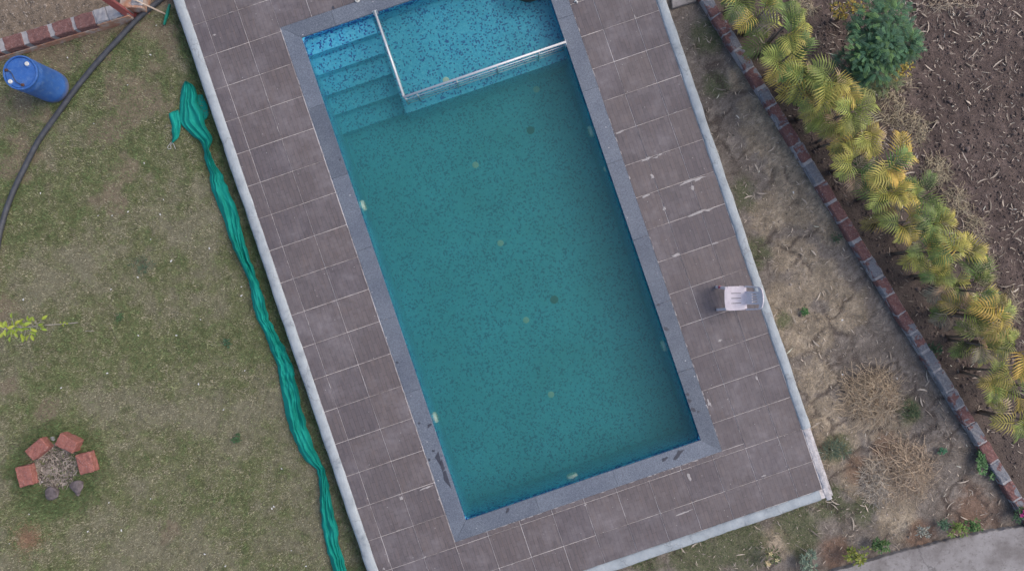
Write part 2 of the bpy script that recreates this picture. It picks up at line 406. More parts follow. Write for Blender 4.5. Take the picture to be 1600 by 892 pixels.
def yard_color(PX, PY, gx, gy):
    """tan dried turf in squares with dark earth between, grey-brown earth towards the kerb, green near the deck's foot"""
    n1 = fbm(gx, gy, 1.1, 4, 20); n2 = fbm(gx, gy, 5, 4, 31); n3 = fbm(gx, gy, 14, 3, 41)
    n4 = fbm(gx, gy, 24, 2, 47)
    earth = np.stack([.12 + .16 * n2 * n4 * 2, .102 + .143 * n2 * n4 * 2, .09 + .125 * n2 * n4 * 2], -1)
    tan = np.stack([.17 + .36 * n2 * n4 * 2, .145 + .295 * n2 * n4 * 2, .112 + .215 * n2 * n4 * 2], -1)
    green = np.stack([.12 + .04 * n2, .125 + .05 * n2, .07 + .03 * n2], -1)
    m = np.zeros_like(gx)
    for x, y, r in TAN:
        m = np.maximum(m, sstep(1.2, .72, np.hypot(PX - x, PY - y) / r + (n1 - .5) * 1.2 + (n2 - .5) * .9))
    c = earth + (tan - earth) * (m * (.55 + .45 * n3))[:, None]
    gm = np.zeros_like(gx)
    for x, y, r in GRN:
        gm = np.maximum(gm, sstep(1.2, .5, np.hypot(PX - x, PY - y) / r + (n1 - .5) * 1.2 + (n2 - .5) * .8))
    c = c + (green - c) * (gm * .8)[:, None]
    om = np.zeros_like(gx)
    for x, y, r in ((1385, 700, 26), (1345, 735, 28), (1305, 862, 30), (1520, 800, 45), (1440, 835, 30), (1370, 628, 30)):
        om = np.maximum(om, sstep(1.1, .5, np.hypot(PX - x, PY - y) / r + (n2 - .5) * .8))
    c = c + (np.array([.215, .13, .09]) * (.7 + .6 * n4)[:, None] - c) * (om * .7)[:, None]
    gap = sod_gap(gx, gy)
    c = c + (np.array([.085, .068, .06]) - c) * (gap * .75)[:, None]
    return c, m * (1 - gap), gm
TAN = [(1195, 215, 40), (1228, 262, 42), (1205, 330, 40), (1262, 322, 42), (1300, 360, 34), (1250, 400, 44), (1290, 440, 40), (1235, 480, 42), (1262, 520, 36), (1320, 480, 34), (1275, 592, 36), (1290, 640, 34), (1310, 690, 36), (1340, 750, 36), (1400, 720, 34), (1160, 120, 26), (1180, 170, 28), (1370, 640, 50), (1405, 750, 52), (1215, 850, 26), (1400, 800, 34)]
GRN = [(1105, 55, 26), (1160, 300, 34), (1180, 395, 26), (1085, 868, 50), (1150, 850, 46), (1250, 825, 40), (1300, 785, 36), (1310, 700, 22), (1010, 890, 40), (1420, 640, 22), (1120, 130, 20), (1345, 800, 26), (1225, 500, 14)]
lawn, yard, bed, field, wb, la, lb = regions(PX, PY, gx, gy)
n1 = fbm(gx, gy, .8, 4, 2); n2 = fbm(gx, gy, 4.5, 4, 9); n3 = fbm(gx, gy, 13, 3, 15)
n5 = fbm(gx, gy, 22, 2, 17)
lawn_soil = np.stack([.125 + .14 * n5, .118 + .135 * n5, .082 + .092 * n5], -1)
lawn_green = np.stack([.085 + .12 * n5, .092 + .13 * n5, .047 + .066 * n5], -1)
def brown_mask(PX, PY, gx, gy):
    m = np.zeros_like(gx); n2 = fbm(gx, gy, 4.5, 4, 9)
    for x, y, r in ((205, 150, 42), (225, 40, 30), (195, 265, 30), (150, 65, 30), (40, 165, 45), (95, 90, 38), (20, 255, 40), (5, 480, 22), (12, 605, 14), (70, 640, 18), (260, 55, 24), (170, 300, 26), (60, 75, 40), (265, 825, 16), (170, 200, 25)):
        m = np.maximum(m, sstep(1.2, .4, np.hypot(PX - x, PY - y) / r + (n2 - .5) * 2.6 + (fbm(gx, gy, 1.5, 3, 19) - .5) * 1.6))
    return m * .8
bm_ = brown_mask(PX, PY, gx, gy)
gmix = np.clip(sstep(.32, .62, n1 * .6 + n2 * .4), 0, 1) * (1 - bm_)
lc = lawn_soil + (lawn_green - lawn_soil) * gmix[:, None]
lc = lc + (np.array([.20, .15, .112]) * (.7 + .6 * n5)[:, None] - lc) * (bm_ * .65)[:, None]
yc, ytan, ygr = yard_color(PX, PY, gx, gy)
fc = np.stack([.072 + .085 * n2 * n5 * 2, .055 + .066 * n2 * n5 * 2, .050 + .06 * n2 * n5 * 2], -1)
bc = np.stack([.088 + .055 * n2, .070 + .045 * n2, .062 + .040 * n2], -1)
wc = np.stack([.12 + .18 * n5, .10 + .14 * n5, .08 + .105 * n5], -1)
gcol = lc * lawn[:, None] + yc * yard[:, None] + bc * bed[:, None] + fc * field[:, None] + wc * wb[:, None]
near = (np.abs(gx) < 10.1) & (np.abs(gy) < 6.0)
gz = (fbm(gx, gy, 2, 4, 50) - .5) * .03 * lawn + ((fbm(gx, gy, 3, 4, 60) - .5) * .03 + ytan * .012 - .008 * sod_gap(gx, gy) + (fbm(gx, gy, 14, 3, 66) - .5) * .02) * yard \
     + ((fbm(gx, gy, 4, 4, 70) - .5) * .07) * bed + ((fbm(gx, gy, 5, 4, 80) - .5) * .09 + .01) * field + (fbm(gx, gy, 6, 4, 85) - .5) * .05 * wb
gz = np.where(near, gz, 0)
gz = gz - .012
def ground_z(x, y):
    i = np.clip(np.searchsorted(xs, x), 1, len(xs) - 1); j = np.clip(np.searchsorted(ys, y), 1, len(ys) - 1)
    return gz.reshape(X.shape)[j, i]
nx, ny = len(xs), len(ys)
idx = np.arange(nx * ny).reshape(ny, nx)
Q = np.stack([idx[:-1, :-1], idx[:-1, 1:], idx[1:, 1:], idx[1:, :-1]], -1).reshape(-1, 4)
ca, cb_ = la[Q].mean(1), lb[Q].mean(1)
hole = (ca > EA0 + .12) & (ca < EA1 - .12) & (cb_ > EB0 + .12) & (cb_ < DB1 - .1)
Q = Q[~hole]
ground = link('ground', mesh_np('ground', np.stack([gx, gy, gz], -1), Q, gcol, True), 'ground')
tag(ground, 'patchy lawn, dry yard and dark ploughed soil around the pool', kind='structure')

# ---- pool deck: slab, border, tiles
mb = MB()
wl = .15
mb.box(EA0 + .03, A0 - wl, EB0 + .03, DB1, -.25, ZD - .007)
mb.box(A1 + wl, EA1 - .03, EB0 + .03, DB1, -.25, ZD - .007)
mb.box(A0 - wl + .0005, A1 + wl - .0005, EB0 + .03, B0 - wl, -.25, ZD - .007)
mb.box(A0 - wl + .0005, A1 + wl - .0005, B1 + wl, DB1, -.25, ZD - .007)
deck = frame(mb.build('pool_deck', 'grout')); tag(deck, 'raised pool deck of brown wood-look tiles with pale grout', kind='structure')

def border(pts_in, pts_out, name, mat, hump=.025, seed=0):
    """plaster band: n stations, each from inner to outer edge, rounded on top, dropping to the ground"""
    V = []; n = len(pts_in)
    for i in range(n):
        (x0, y0), (x1, y1) = pts_in[i], pts_out[i]
        j0 = (fbm(np.array([i * .11]), np.array([seed * 3.1]), 3, 4, 5)[0] - .5) * .17; j1 = (fbm(np.array([i * .09]), np.array([seed * 5.7 + 9]), 3, 4, 7)[0] - .5) * .18
        hz = (fbm(np.array([i * .13]), np.array([seed * 2.7 + 4]), 2, 3, 8)[0] - .5) * .03
        for t, z in ((-.02 + j0, ZD - .02), (j0, ZD + .002), (.12 + j0, ZD + hump * .8 + hz), (.45, ZD + hump + hz), (.75, ZD + hump * .7 + hz), (.92 + j1, ZD - .005 + hz), (1 + j1, ZD - .04), (1.0 + j1 * .5, ZD - .15), (1.02, -.1)):
            tt = t if t in (.45, .75) else t
            V.append((x0 + (x1 - x0) * tt, y0 + (y1 - y0) * tt, z))
    m = 9; Fs = [(i * m + j, i * m + j + 1, (i + 1) * m + j + 1, (i + 1) * m + j) for i in range(n - 1) for j in range(m - 1)]
    b_ = MB(); b_.add(V, Fs); b_.add([V[j] for j in range(m)], [tuple(range(m))]); b_.add([V[(n - 1) * m + j] for j in range(m)], [tuple(range(m))[::-1]])
    o = b_.build(name, mat, deck, True); autosmooth(o, 60); return o
N = 160
bs = np.linspace(DB1, EB0, N)
border([(DA0, max(b, DB0)) for b in bs], [(EA0, b) for b in bs], 'border_band', 'whitewash', seed=1)
asx = np.linspace(DA0 - .19, px(538), N)
border([(max(a, DA0), DB0) for a in asx], [(a, EB0) for a in asx], 'border_band', 'whitewash', seed=2)
bs = np.linspace(DB1, px(-41), N)
border([(DA1, b) for b in bs], [(EA1, b) for b in bs], 'border_band', 'whitewash', seed=3)
bs = np.linspace(px(-42), EB0 - .02, 60)
border([(px(545.5), b) for b in bs], [(px(555), b) for b in bs], 'border_band', 'raw_plaster', hump=.006, seed=4)

def rect_sub(r, h):
    a0, a1, b0, b1 = r; c0, c1, d0, d1 = h
    if a1 <= c0 or a0 >= c1 or b1 <= d0 or b0 >= d1: return [r]
    out = []
    if b0 < d0: out.append((a0, a1, b0, d0))
    if b1 > d1: out.append((a0, a1, d1, b1))
    m0, m1 = max(b0, d0), min(b1, d1)
    if a0 < c0: out.append((a0, c0, m0, m1))
    if a1 > c1: out.append((c1, a1, m0, m1))
    return out
tile_cache = {}
def tile_mesh(w, d):
    k = (round(w, 3), round(d, 3))
    if k not in tile_cache:
        t_ = MB(); t_.box(-w / 2, w / 2, -d / 2, d / 2, -.012, 0, .0015, False)
        tile_cache[k] = mesh_np('tile', t_.v, t_.f)
        tile_cache[k].materials.append(M['deck_tile'])
    return tile_cache[k]
GAP = .0085
for i in range(-4, 11):
    for j in range(-5, 20):
        a0 = px(26.7 + 53.1 * i); b0 = px(66.5 + 53.13 * j)
        cell = [max(a0, DA0), min(a0 + px(53.1), DA1 + (px(0))), max(b0, DB0), min(b0 + px(53.13), DB1)]
        if cell[1] - cell[0] < .03 or cell[3] - cell[2] < .03: continue
        for r_ in rect_sub(tuple(cell), (CA0, CA1, CB0, CB1)):
            w, d = r_[1] - r_[0] - GAP, r_[3] - r_[2] - GAP
            if w < .02 or d < .02: continue
            o = link('tile', tile_mesh(w, d), None, deck, ((r_[0] + r_[1]) / 2 + random.uniform(-.0015, .0015), (r_[2] + r_[3]) / 2 + random.uniform(-.0015, .0015), ZD + random.uniform(-.0012, .0012)))
            o.rotation_euler = (random.uniform(-.002, .002), random.uniform(-.002, .002), random.uniform(-.0025, .0025))
# cement smears on the joints
sm = MB()
def smear(a, b, rx, ry, rot):
    pts = blob(a, b, rx, ry, rot, 12, .5); z = ZD + .0022 + random.random() * .001
    sm.add([(x, y, z) for x, y in pts] + [(a, b, z + .0015)], [(i, (i + 1) % 12, 12) for i in range(12)])
for x, y, l, w in ((1010, 249, 16, 5), (1025, 246, 8, 4), (1031, 242, 8, 4), (1019, 276, 4, 14), (983, 278, 3, 10), (1075, 284, 26, 6), (1092, 279, 22, 6), (1082, 295, 5, 12), (1009, 306, 12, 5), (1090, 333, 28, 5), (1108, 328, 12, 4), (1038, 326, 5, 8), (1056, 399, 12, 6), (1117, 380, 10, 5), (1055, 490, 3, 14), (968, 207, 14, 4), (1182, 590, 4, 10), (1108, 630, 4, 16), (669, 722, 4, 18), (677, 745, 4, 18), (667, 761, 22, 4), (687, 780, 3, 10), (627, 778, 5, 8), (1193, 743, 8, 3), (915, 788, 6, 3), (1077, 745, 4, 16), (663, 870, 6, 3), (600, 888, 3, 7), (1070, 800, 22, 4), (335, 55, 6, 4), (1125, 532, 7, 4)):
    a, b = PL(x, y, ZD); smear(a, b, l / K / 2, w / K / 2 * .7, R(3))
for _ in range(170):
    if random.random() < .7:
        i = random.randrange(-3, 11); a = px(26.7 + 53.1 * i) + random.gauss(0, .006); b = random.uniform(DB0, 9.9); rot = R(90)
    else:
        j = random.randrange(-4, 18); b = px(66.5 + 53.13 * j) + random.gauss(0, .006); a = random.uniform(DA0, DA1); rot = 0
    if CA0 - .02 < a < CA1 + .02 and CB0 - .02 < b < CB1 + .02 or not (DA0 + .03 < a < DA1 - .03): continue
    smear(a, b, random.uniform(.008, .05), random.uniform(.0025, .007), rot)
for _ in range(120):
    s_ = random.choice('LRB'); t_ = random.random()
    a, b, rot = {'L': (CA0 - .006, CB0 + t_ * 9.4, R(90)), 'R': (CA1 + .006, CB0 + t_ * 9.4, R(90)), 'B': (CA0 + t_ * 4.9, CB0 - .006, 0)}[s_]
    smear(a, b, random.uniform(.008, .05), random.uniform(.003, .009), rot)
tag(sm.build('cement_smear', 'cement_smear', deck), kind='stuff')

# ---- coping slabs
cop = frame(bpy.data.objects.new('pool_coping', None)); COL.objects.link(cop); tag(cop, 'grey speckled granite coping framing the pool', kind='structure')
def slab(poly):
    c0 = [sum(p[0] for p in poly) / 4, sum(p[1] for p in poly) / 4]
    ins = lambda p, k: (p[0] + (c0[0] - p[0]) * 0 + (k if p[0] < c0[0] else -k), p[1] + (k if p[1] < c0[1] else -k))
    z1 = ZD + .006; z0 = ZD - .03
    V = [(*p, z0) for p in poly] + [(*p, z1 - .003) for p in poly] + [(*ins(p, .003), z1) for p in poly]
    Fs = [(i, (i + 1) % 4, 4 + (i + 1) % 4, 4 + i) for i in range(4)] + [(4 + i, 4 + (i + 1) % 4, 8 + (i + 1) % 4, 8 + i) for i in range(4)] + [(8, 9, 10, 11), (3, 2, 1, 0)]
    q = MB(); q.add(V, Fs); return q.build('coping_slab', 'granite', cop)
g_ = .0015; ov = .012; ia0, ia1, ib0, ib1 = A0 + ov, A1 - ov, B0 + ov, B1 - ov
def run_long(xi, xo, cuts):
    for k in range(len(cuts) - 1):
        u0, u1 = cuts[k], cuts[k + 1]; first, last = k == 0, k == len(cuts) - 2
        yi0 = ib0 + g_ if first else u0 + g_; yo0 = CB0 + g_ if first else u0 + g_
        yi1 = ib1 - g_ if last else u1 - g_; yo1 = CB1 - g_ if last else u1 - g_
        p = [(xo, yo0), (xi, yi0), (xi, yi1), (xo, yo1)]
        slab(p if xi > xo else [p[1], p[0], p[3], p[2]])
def run_cross(yi, yo, cuts):
    for k in range(len(cuts) - 1):
        u0, u1 = cuts[k], cuts[k + 1]; first, last = k == 0, k == len(cuts) - 2
        xi0 = ia0 + g_ if first else u0 + g_; xo0 = CA0 + g_ if first else u0 + g_
        xi1 = ia1 - g_ if last else u1 - g_; xo1 = CA1 - g_ if last else u1 - g_
        p = [(xo0, yo), (xo1, yo), (xi1, yi), (xi0, yi)]
        slab(p if yi > yo else [p[3], p[2], p[1], p[0]])
bj1 = PL(952, 256, ZD)[1]; bj2 = PL(1000, 372, ZD)[1]
run_long(ia0, CA0, [CB0, 1.15, 2.4, 3.75, 5.05, 6.4, 7.7, CB1]); run_long(ia1, CA1, [CB0, 1.2, 2.45, bj2, bj1, bj1 + 1.35, bj1 + 2.7, CB1])
run_cross(ib0, CB0, [CA0, 1.3, 2.75, CA1]); run_cross(ib1, CB1, [CA0, px(58), 2.1, 3.3, CA1])
def wet(poly):
    z = ZD + .0085; V = [(a, b, z) for a, b in poly]; cx_ = sum(p[0] for p in poly) / len(poly); cy_ = sum(p[1] for p in poly) / len(poly)
    q = MB(); q.add(V + [(cx_, cy_, z)], [(i, (i + 1) % len(V), len(V)) for i in range(len(V))]); return q.build('wet_patch', 'wet_stone', cop)
for pts in ([(205, 375), (182, 420), (215, 470), (225, 455)], [(215, 470), (235, 520), (250, 500), (228, 430)], [(235, 520), (245, 580), (275, 612), (298, 642), (280, 585), (255, 510)]):
    wet([PL(640 + x / 4.46 - 1, 620 + y / 4.46, ZD) for x, y in pts][::-1])
for x, y, rx, ry in ((671, 664, 4, 2.5), (677, 704, 2.5, 2), (671, 718, 2, 2), (655, 661, 1.5, 1.5), (1060, 709, 11, 3.5), (1038, 717, 5, 3), (1074, 616, 2.5, 3), (1078, 626, 2.5, 4), (1083, 640, 2.5, 4), (1091, 643, 2, 2), (1041, 514, 2.5, 4), (1029, 476, 2, 2), (793, 796, 5, 2), (621, 566, 2, 2), (531, 250, 2, 1.5), (521, 13, 2, 3)):
    a, b = PL(x, y, ZD); wet(blob(a, b, rx / K, ry / K, random.random(), 10, .4))

# ---- pool basin
FZ = -.87; KZ = -.17       # floor of the deep part, of the shallow part (as they appear through the water)
mb = MB()
mb.box(A0 - wl, A0, B0 - wl, B1 + wl, FZ - .1, ZD - .03); mb.box(A1, A1 + wl, B0 - wl, B1 + wl, FZ - .1, ZD - .03)
mb.box(A0, A1, B0 - wl, B0, FZ - .1, ZD - .03); mb.box(A0, A1, B1, B1 + wl, FZ - .1, ZD - .03)
mb.box(A0 + .0005, A1 - .0005, B0 + .0005, B1 - .0005, FZ - .1, FZ)
def fillet(cx_, cy_, sx, sy, r_):
    V = []; m = 7
    for z in (FZ, ZD - .032):
        V.append((cx_, cy_, z))
        for i in range(m):
            t_ = math.pi / 2 * i / (m - 1); V.append((cx_ + sx * r_ * (1 - math.sin(t_)), cy_ + sy * r_ * (1 - math.cos(t_)), z))
    Fs = [(1 + i, 2 + i, m + 3 + i, m + 2 + i) for i in range(m - 1)] + [tuple(m + 1 + k for k in range(m + 1))]
    mb.add(V, Fs)
for cx_, cy_, sx, sy in ((A0, B0, 1, 1), (A1, B0, -1, 1), (A0, B1, 1, -1)): fillet(cx_, cy_, sx, sy, .11)
basin = frame(mb.build('pool_basin', 'mosaic')); tag(basin, 'rectangular pool basin lined with blue glass mosaic', kind='structure')
SB = [8.66, 8.345, 8.01, 7.675, 7.345]; SZ = [.10, -.08, -.26, -.44, -.62]; SA = 1.30
prev = B1 - .0008
for k in range(5):
    q = MB(); q.box(A0 + .0008, SA, SB[k], prev, FZ + .001, SZ[k]); q.build('step', 'mosaic', basin); prev = SB[k] - .0008
q = MB(); q.box(SA + .0012, A1 - .0008, 7.20, B1 - .0008, FZ + .001, KZ); q.build('ledge', 'mosaic', basin)
# underwater lamps on the walls, inlets and drains in the floors
def disc(name, mat, loc, nrm, r_, th=.03, prof=None):
    q = MB(); q.lathe([(r_, 0), (r_, th * .6), (r_ * .86, th), (r_ * .3, th * 1.05)], 24)
    o = q.build(name, mat, basin, True, loc); autosmooth(o, 50); o.rotation_euler = Vector(nrm).to_track_quat('Z', 'Y').to_euler(); return o
for a, b, nv in ((A0, 5.86, (1, 0, 0)), (A0, 1.77, (1, 0, 0)), (A1, 5.80, (-1, 0, 0)), (A1, 1.66, (-1, 0, 0)), (2.037, B0, (0, 1, 0))):
    o = disc('pool_light', 'light_lens', (a, b, -.17), nv, .105, .05)
    for s_ in (-1, 0, 1):
        q = MB(); q.lathe([(.007, 0), (.007, .006)], 8); sc_ = q.build('screw', 'drain_dark', o, loc=(s_ * .05, 0, .0525))
disc('wall_inlet', 'light_lens', (A1, 5.055, -.10), (-1, 0, 0), .045, .02)
for x, y, z in ((697, 126, KZ), (838, 140, FZ), (743, 258, FZ), (782, 380, FZ), (822, 500, FZ), (861, 616, FZ)):
    a, b = PL(x, y, z); disc('floor_inlet', 'inlet_white', (a, b, z), (0, 0, 1), .062, .015)
a, b = PL(829, 204, FZ); o = disc('main_drain', 'drain_dark', (a, b, FZ), (0, 0, 1), .075, .012)
a, b = PL(866, 468, FZ); o = disc('main_drain', 'drain_rust', (a, b, FZ), (0, 0, 1), .08, .012)

# ---- water
WZ = .195
q = MB(); q.box(A0 - .004, A1 + .004, B0 - .004, B1 + .004, FZ - .02, WZ)
water = frame(q.build('pool_water', 'water')); tag(water, 'still teal pool water, slightly cloudy', kind='structure')

# ---- concrete road and pad
def prism(name, pts, z0, z1, mat, ch=.012):
    n_ = len(pts); c0 = sum((Vector(p) for p in pts), Vector((0, 0))) / n_
    V = [(p[0], p[1], z0) for p in pts] + [(p[0], p[1], z1 - ch) for p in pts] + [tuple((Vector(p) + (c0 - Vector(p)).normalized() * ch)) + (z1,) for p in pts]
    Fs = [(i, (i + 1) % n_, n_ + (i + 1) % n_, n_ + i) for i in range(n_)] + [(n_ + i, n_ + (i + 1) % n_, 2 * n_ + (i + 1) % n_, 2 * n_ + i) for i in range(n_)] + [tuple(range(2 * n_, 3 * n_))]
    q = MB(); q.add(V, Fs); return q.build(name, mat)
ed = []
for k in range(80):
    x = 1640 - (1640 - 1225) * k / 79; y = float(np.interp(x, [1225, 1300, 1400, 1470, 1540, 1600, 1640], [912, 893, 864, 847, 831, 822, 817])) + random.uniform(-1, 1)
    ed.append(tuple(P(x, y, .08))[:2])
road = prism('road', ed + [(2.0, -12), (40, -12), (40, -4.0)], -.1, .085, 'concrete', .02)
tag(road, 'weathered pale concrete road with cracks and stains', kind='structure')
pad = prism('path', [tuple(P(x, y, .06))[:2] for x, y in ((1051, 13), (1088, 2), (1100, -60), (1043, -60))], -.1, .06, 'concrete')
tag(pad, 'grey concrete slab path beside the deck', kind='structure')

# ================================================================== GRASS (stuff)
def blades(name, pts, length, width, cols, lean=(.3, 1.2), zoff=0.0, curl=.5, kind_label=None):
    n_ = len(pts); az = rng.random(n_) * 2 * np.pi; ln = rng.uniform(*lean, n_)
    z0 = ground_z(pts[:, 0], pts[:, 1]) + zoff - .004
    dx, dy = np.cos(az), np.sin(az); L = length
    base = np.stack([pts[:, 0], pts[:, 1], z0], -1)
    side = np.stack([-dy, dx, np.zeros(n_)], -1) * (width / 2)[:, None]
    mid = base + np.stack([dx * np.sin(ln * .6), dy * np.sin(ln * .6), np.cos(ln * .6)], -1) * (L * .55)[:, None]
    tip = mid + np.stack([dx * np.sin(ln * 1.25), dy * np.sin(ln * 1.25), np.cos(ln * 1.25)], -1) * (L * .45)[:, None]
    tip[:, 2] = np.maximum(tip[:, 2], z0 + .004)
    V = np.stack([base - side, base + side, mid + side * .8, mid - side * .8, tip], 1).reshape(-1, 3)
    i0 = np.arange(n_) * 5
    T = np.concatenate([np.stack([i0, i0 + 1, i0 + 2], -1), np.stack([i0, i0 + 2, i0 + 3], -1), np.stack([i0 + 3, i0 + 2, i0 + 4], -1)])
    return link(name, mesh_np(name, V, T, np.repeat(cols, 5, 0)), 'blade')
def scatter(n_, x0, x1, y0, y1):
    p = np.stack([rng.uniform(x0, x1, n_), rng.uniform(y0, y1, n_)], -1)
    w = np.stack([(p[:, 0] - 800) * H / F, (446 - p[:, 1]) * H / F], -1); return p, w
# lawn
p, w = scatter(330000, -30, 640, -20, 910)
a_, b_ = WL(w[:, 0], w[:, 1]); keep = (a_ < EA0 - .015) & (wallbed(p[:, 0], p[:, 1]) < -10)
p, w, a_ = p[keep], w[keep], a_[keep]
bmk = brown_mask(p[:, 0], p[:, 1], w[:, 0], w[:, 1])
g1 = fbm(w[:, 0], w[:, 1], .8, 4, 2) * .6 + fbm(w[:, 0], w[:, 1], 4.5, 4, 9) * .4
edge = sstep(EA0 - .42, EA0 - .12, a_)                     # taller, greener strip at the foot of the deck
pit = sstep(95, 55, np.hypot(p[:, 0] - 85, p[:, 1] - 735)) * sstep(30, 45, np.hypot(p[:, 0] - 85, p[:, 1] - 728))
hosey = sstep(26, 6, np.abs(np.interp(p[:, 1], [0, 27, 67, 100, 140, 195, 265, 340], [250, 217, 180, 150, 117, 77, 37, 6]) - p[:, 0])) * (p[:, 1] < 330) * .6
keep = rng.random(len(p)) < np.clip(sstep(.25, .62, g1) * .75 + .25 + edge + pit, 0, 1) * (1 - bmk * .65)
p, w, a_, g1, edge, pit, hosey = p[keep], w[keep], a_[keep], g1[keep], edge[keep], pit[keep], hosey[keep]
n_ = len(p); rr = rng.random(n_); hue = fbm(w[:, 0], w[:, 1], 1.7, 3, 77)
straw = np.array([.30, .28, .205]); olive = np.array([.222, .24, .135]); green = np.array([.14, .195, .088]); dk = np.array([.05, .085, .042])
mixg = np.clip((g1 - .33) * 2.0 + (fbm(w[:, 0], w[:, 1], 9, 3, 170) - .5) * 1.6 + (rr - .5) * .6 + edge * .5 + pit * .75 + hosey, 0, 1)
cols = straw + (olive - straw) * sstep(.05, .55, mixg)[:, None]
cols = cols + (green - cols) * sstep(.5, 1, mixg)[:, None]
cols = cols + (dk - cols) * (np.clip(edge * .45 + pit * .5, 0, 1) * rng.random(n_))[:, None]
tuft = fbm(w[:, 0], w[:, 1], 17, 2, 160)
cols = cols * (rng.uniform(.75, 1.25, n_) * (.62 + .9 * tuft))[:, None]
lg = blades('lawn_grass', w, rng.uniform(.022, .055, n_) * (1 + .9 * edge + .6 * pit), rng.uniform(.006, .012, n_), cols)
tag(lg, 'short patchy lawn grass mixed with dry straw blades', 'grass', kind='stuff')
# dry yard
p, w = scatter(260000, 900, 1600, -10, 905)
a_, b_ = WL(w[:, 0], w[:, 1])
keep = ((a_ > EA1 + .01) | (b_ < EB0 - .02)) & (kerb_d(p[:, 0], p[:, 1]) < -12) & (road_d(p[:, 0], p[:, 1]) < -10)
p, w, a_, b_ = p[keep], w[keep], a_[keep], b_[keep]
yc_, mt, mg = yard_color(p[:, 0], p[:, 1], w[:, 0], w[:, 1])
tm = fbm(w[:, 0], w[:, 1], 6, 3, 90)
edge = np.maximum(sstep(EA1 + .25, EA1 + .03, a_) * (a_ > EA1), sstep(EB0 - .35, EB0 - .05, b_) * (b_ < EB0))
keep = rng.random(len(p)) < np.clip(.18 + .55 * mt * sstep(.3, .6, tm) + .6 * mg + .5 * edge, 0, .95)
p, w, mt, mg, edge = p[keep], w[keep], mt[keep], mg[keep], edge[keep]; n_ = len(p)
rr = rng.random(n_)
cols = np.where((rr < mg * .75)[:, None], np.array([.085, .12, .05]), np.where((mt > .35)[:, None], np.array([.33, .265, .185]), np.array([.22, .19, .155])))
cols = np.where((rr > .9)[:, None], np.array([.36, .32, .26]), cols) * (rng.uniform(.7, 1.3, n_) * (.45 + 1.2 * fbm(w[:, 0], w[:, 1], 17, 2, 161)))[:, None]
yg = blades('dry_grass', w, rng.uniform(.02, .055, n_) * (1 + edge * .5), rng.uniform(.003, .007, n_), cols, (.7, 1.5))
tag(yg, 'dried tan turf and weeds between the deck and the brick kerb', 'dry grass', kind='stuff')

# ================================================================== LITTER (stuff): chips, dry leaf strips
def strips(name, pts, L, wd, cols, zoff=.012):
    """bent flat strips lying on the ground"""
    n_ = len(pts); az = rng.random(n_) * 2 * np.pi; bend = rng.uniform(-1.0, 1.0, n_); V = []; 
    z = ground_z(pts[:, 0], pts[:, 1]) + zoff
    x, y = pts[:, 0].copy(), pts[:, 1].copy(); rows = []
    for k in range(4):
        hw = wd * (.35, 1, .9, .15)[k] / 2
        ang = az + bend * k / 3
        zz = z + rng.uniform(0, .012, n_)
        rows.append(np.stack([np.stack([x - np.sin(ang) * hw, y + np.cos(ang) * hw, zz], -1), np.stack([x + np.sin(ang) * hw, y - np.cos(ang) * hw, zz + .003], -1)], 1))
        x = x + np.cos(ang) * L / 3; y = y + np.sin(ang) * L / 3
    V = np.concatenate(rows, 1).reshape(-1, 3); i0 = np.arange(n_) * 8
    Qs = np.concatenate([np.stack([i0 + 2 * k, i0 + 2 * k + 1, i0 + 2 * k + 3, i0 + 2 * k + 2], -1) for k in range(3)])
    return link(name, mesh_np(name, V, Qs, np.repeat(cols, 8, 0)), 'litter')
p, w = scatter(15000, 1060, 1640, -40, 905)
kd = kerb_d(p[:, 0], p[:, 1]); fld = kd > 105; inyard = (kd < -14) & (road_d(p[:, 0], p[:, 1]) < -8); a_, b_ = WL(w[:, 0], w[:, 1])
inyard &= (a_ > EA1 + .02) | (b_ < EB0 - .02); inbed = (kd > 16) & (kd < 105)
dens = fbm(w[:, 0], w[:, 1], .9, 4, 120)
keep = (fld & (rng.random(len(p)) < .25 + .9 * sstep(.45, .7, dens) * (1 - sstep(150, 420, kd) * .7))) | (inyard & (rng.random(len(p)) < .2)) | (inbed & (rng.random(len(p)) < .13))
p, w = p[keep], w[keep]; n_ = len(p); t_ = rng.random(n_)
Ls = np.where(t_ > .93, rng.uniform(.12, .26, n_), rng.uniform(.03, .11, n_)); ws = np.where(t_ > .93, rng.uniform(.014, .03, n_), rng.uniform(.006, .016, n_))
cols = np.array([.42, .36, .30]) * rng.uniform(.5, 1.4, n_)[:, None] * np.where(rng.random(n_) < .12, 1.35, 1)[:, None]
lt = strips('leaf_litter', w, Ls, ws, np.clip(cols, 0, .62)); tag(lt, 'pale dry leaf strips and wood chips strewn over the soil', 'litter', kind='stuff')
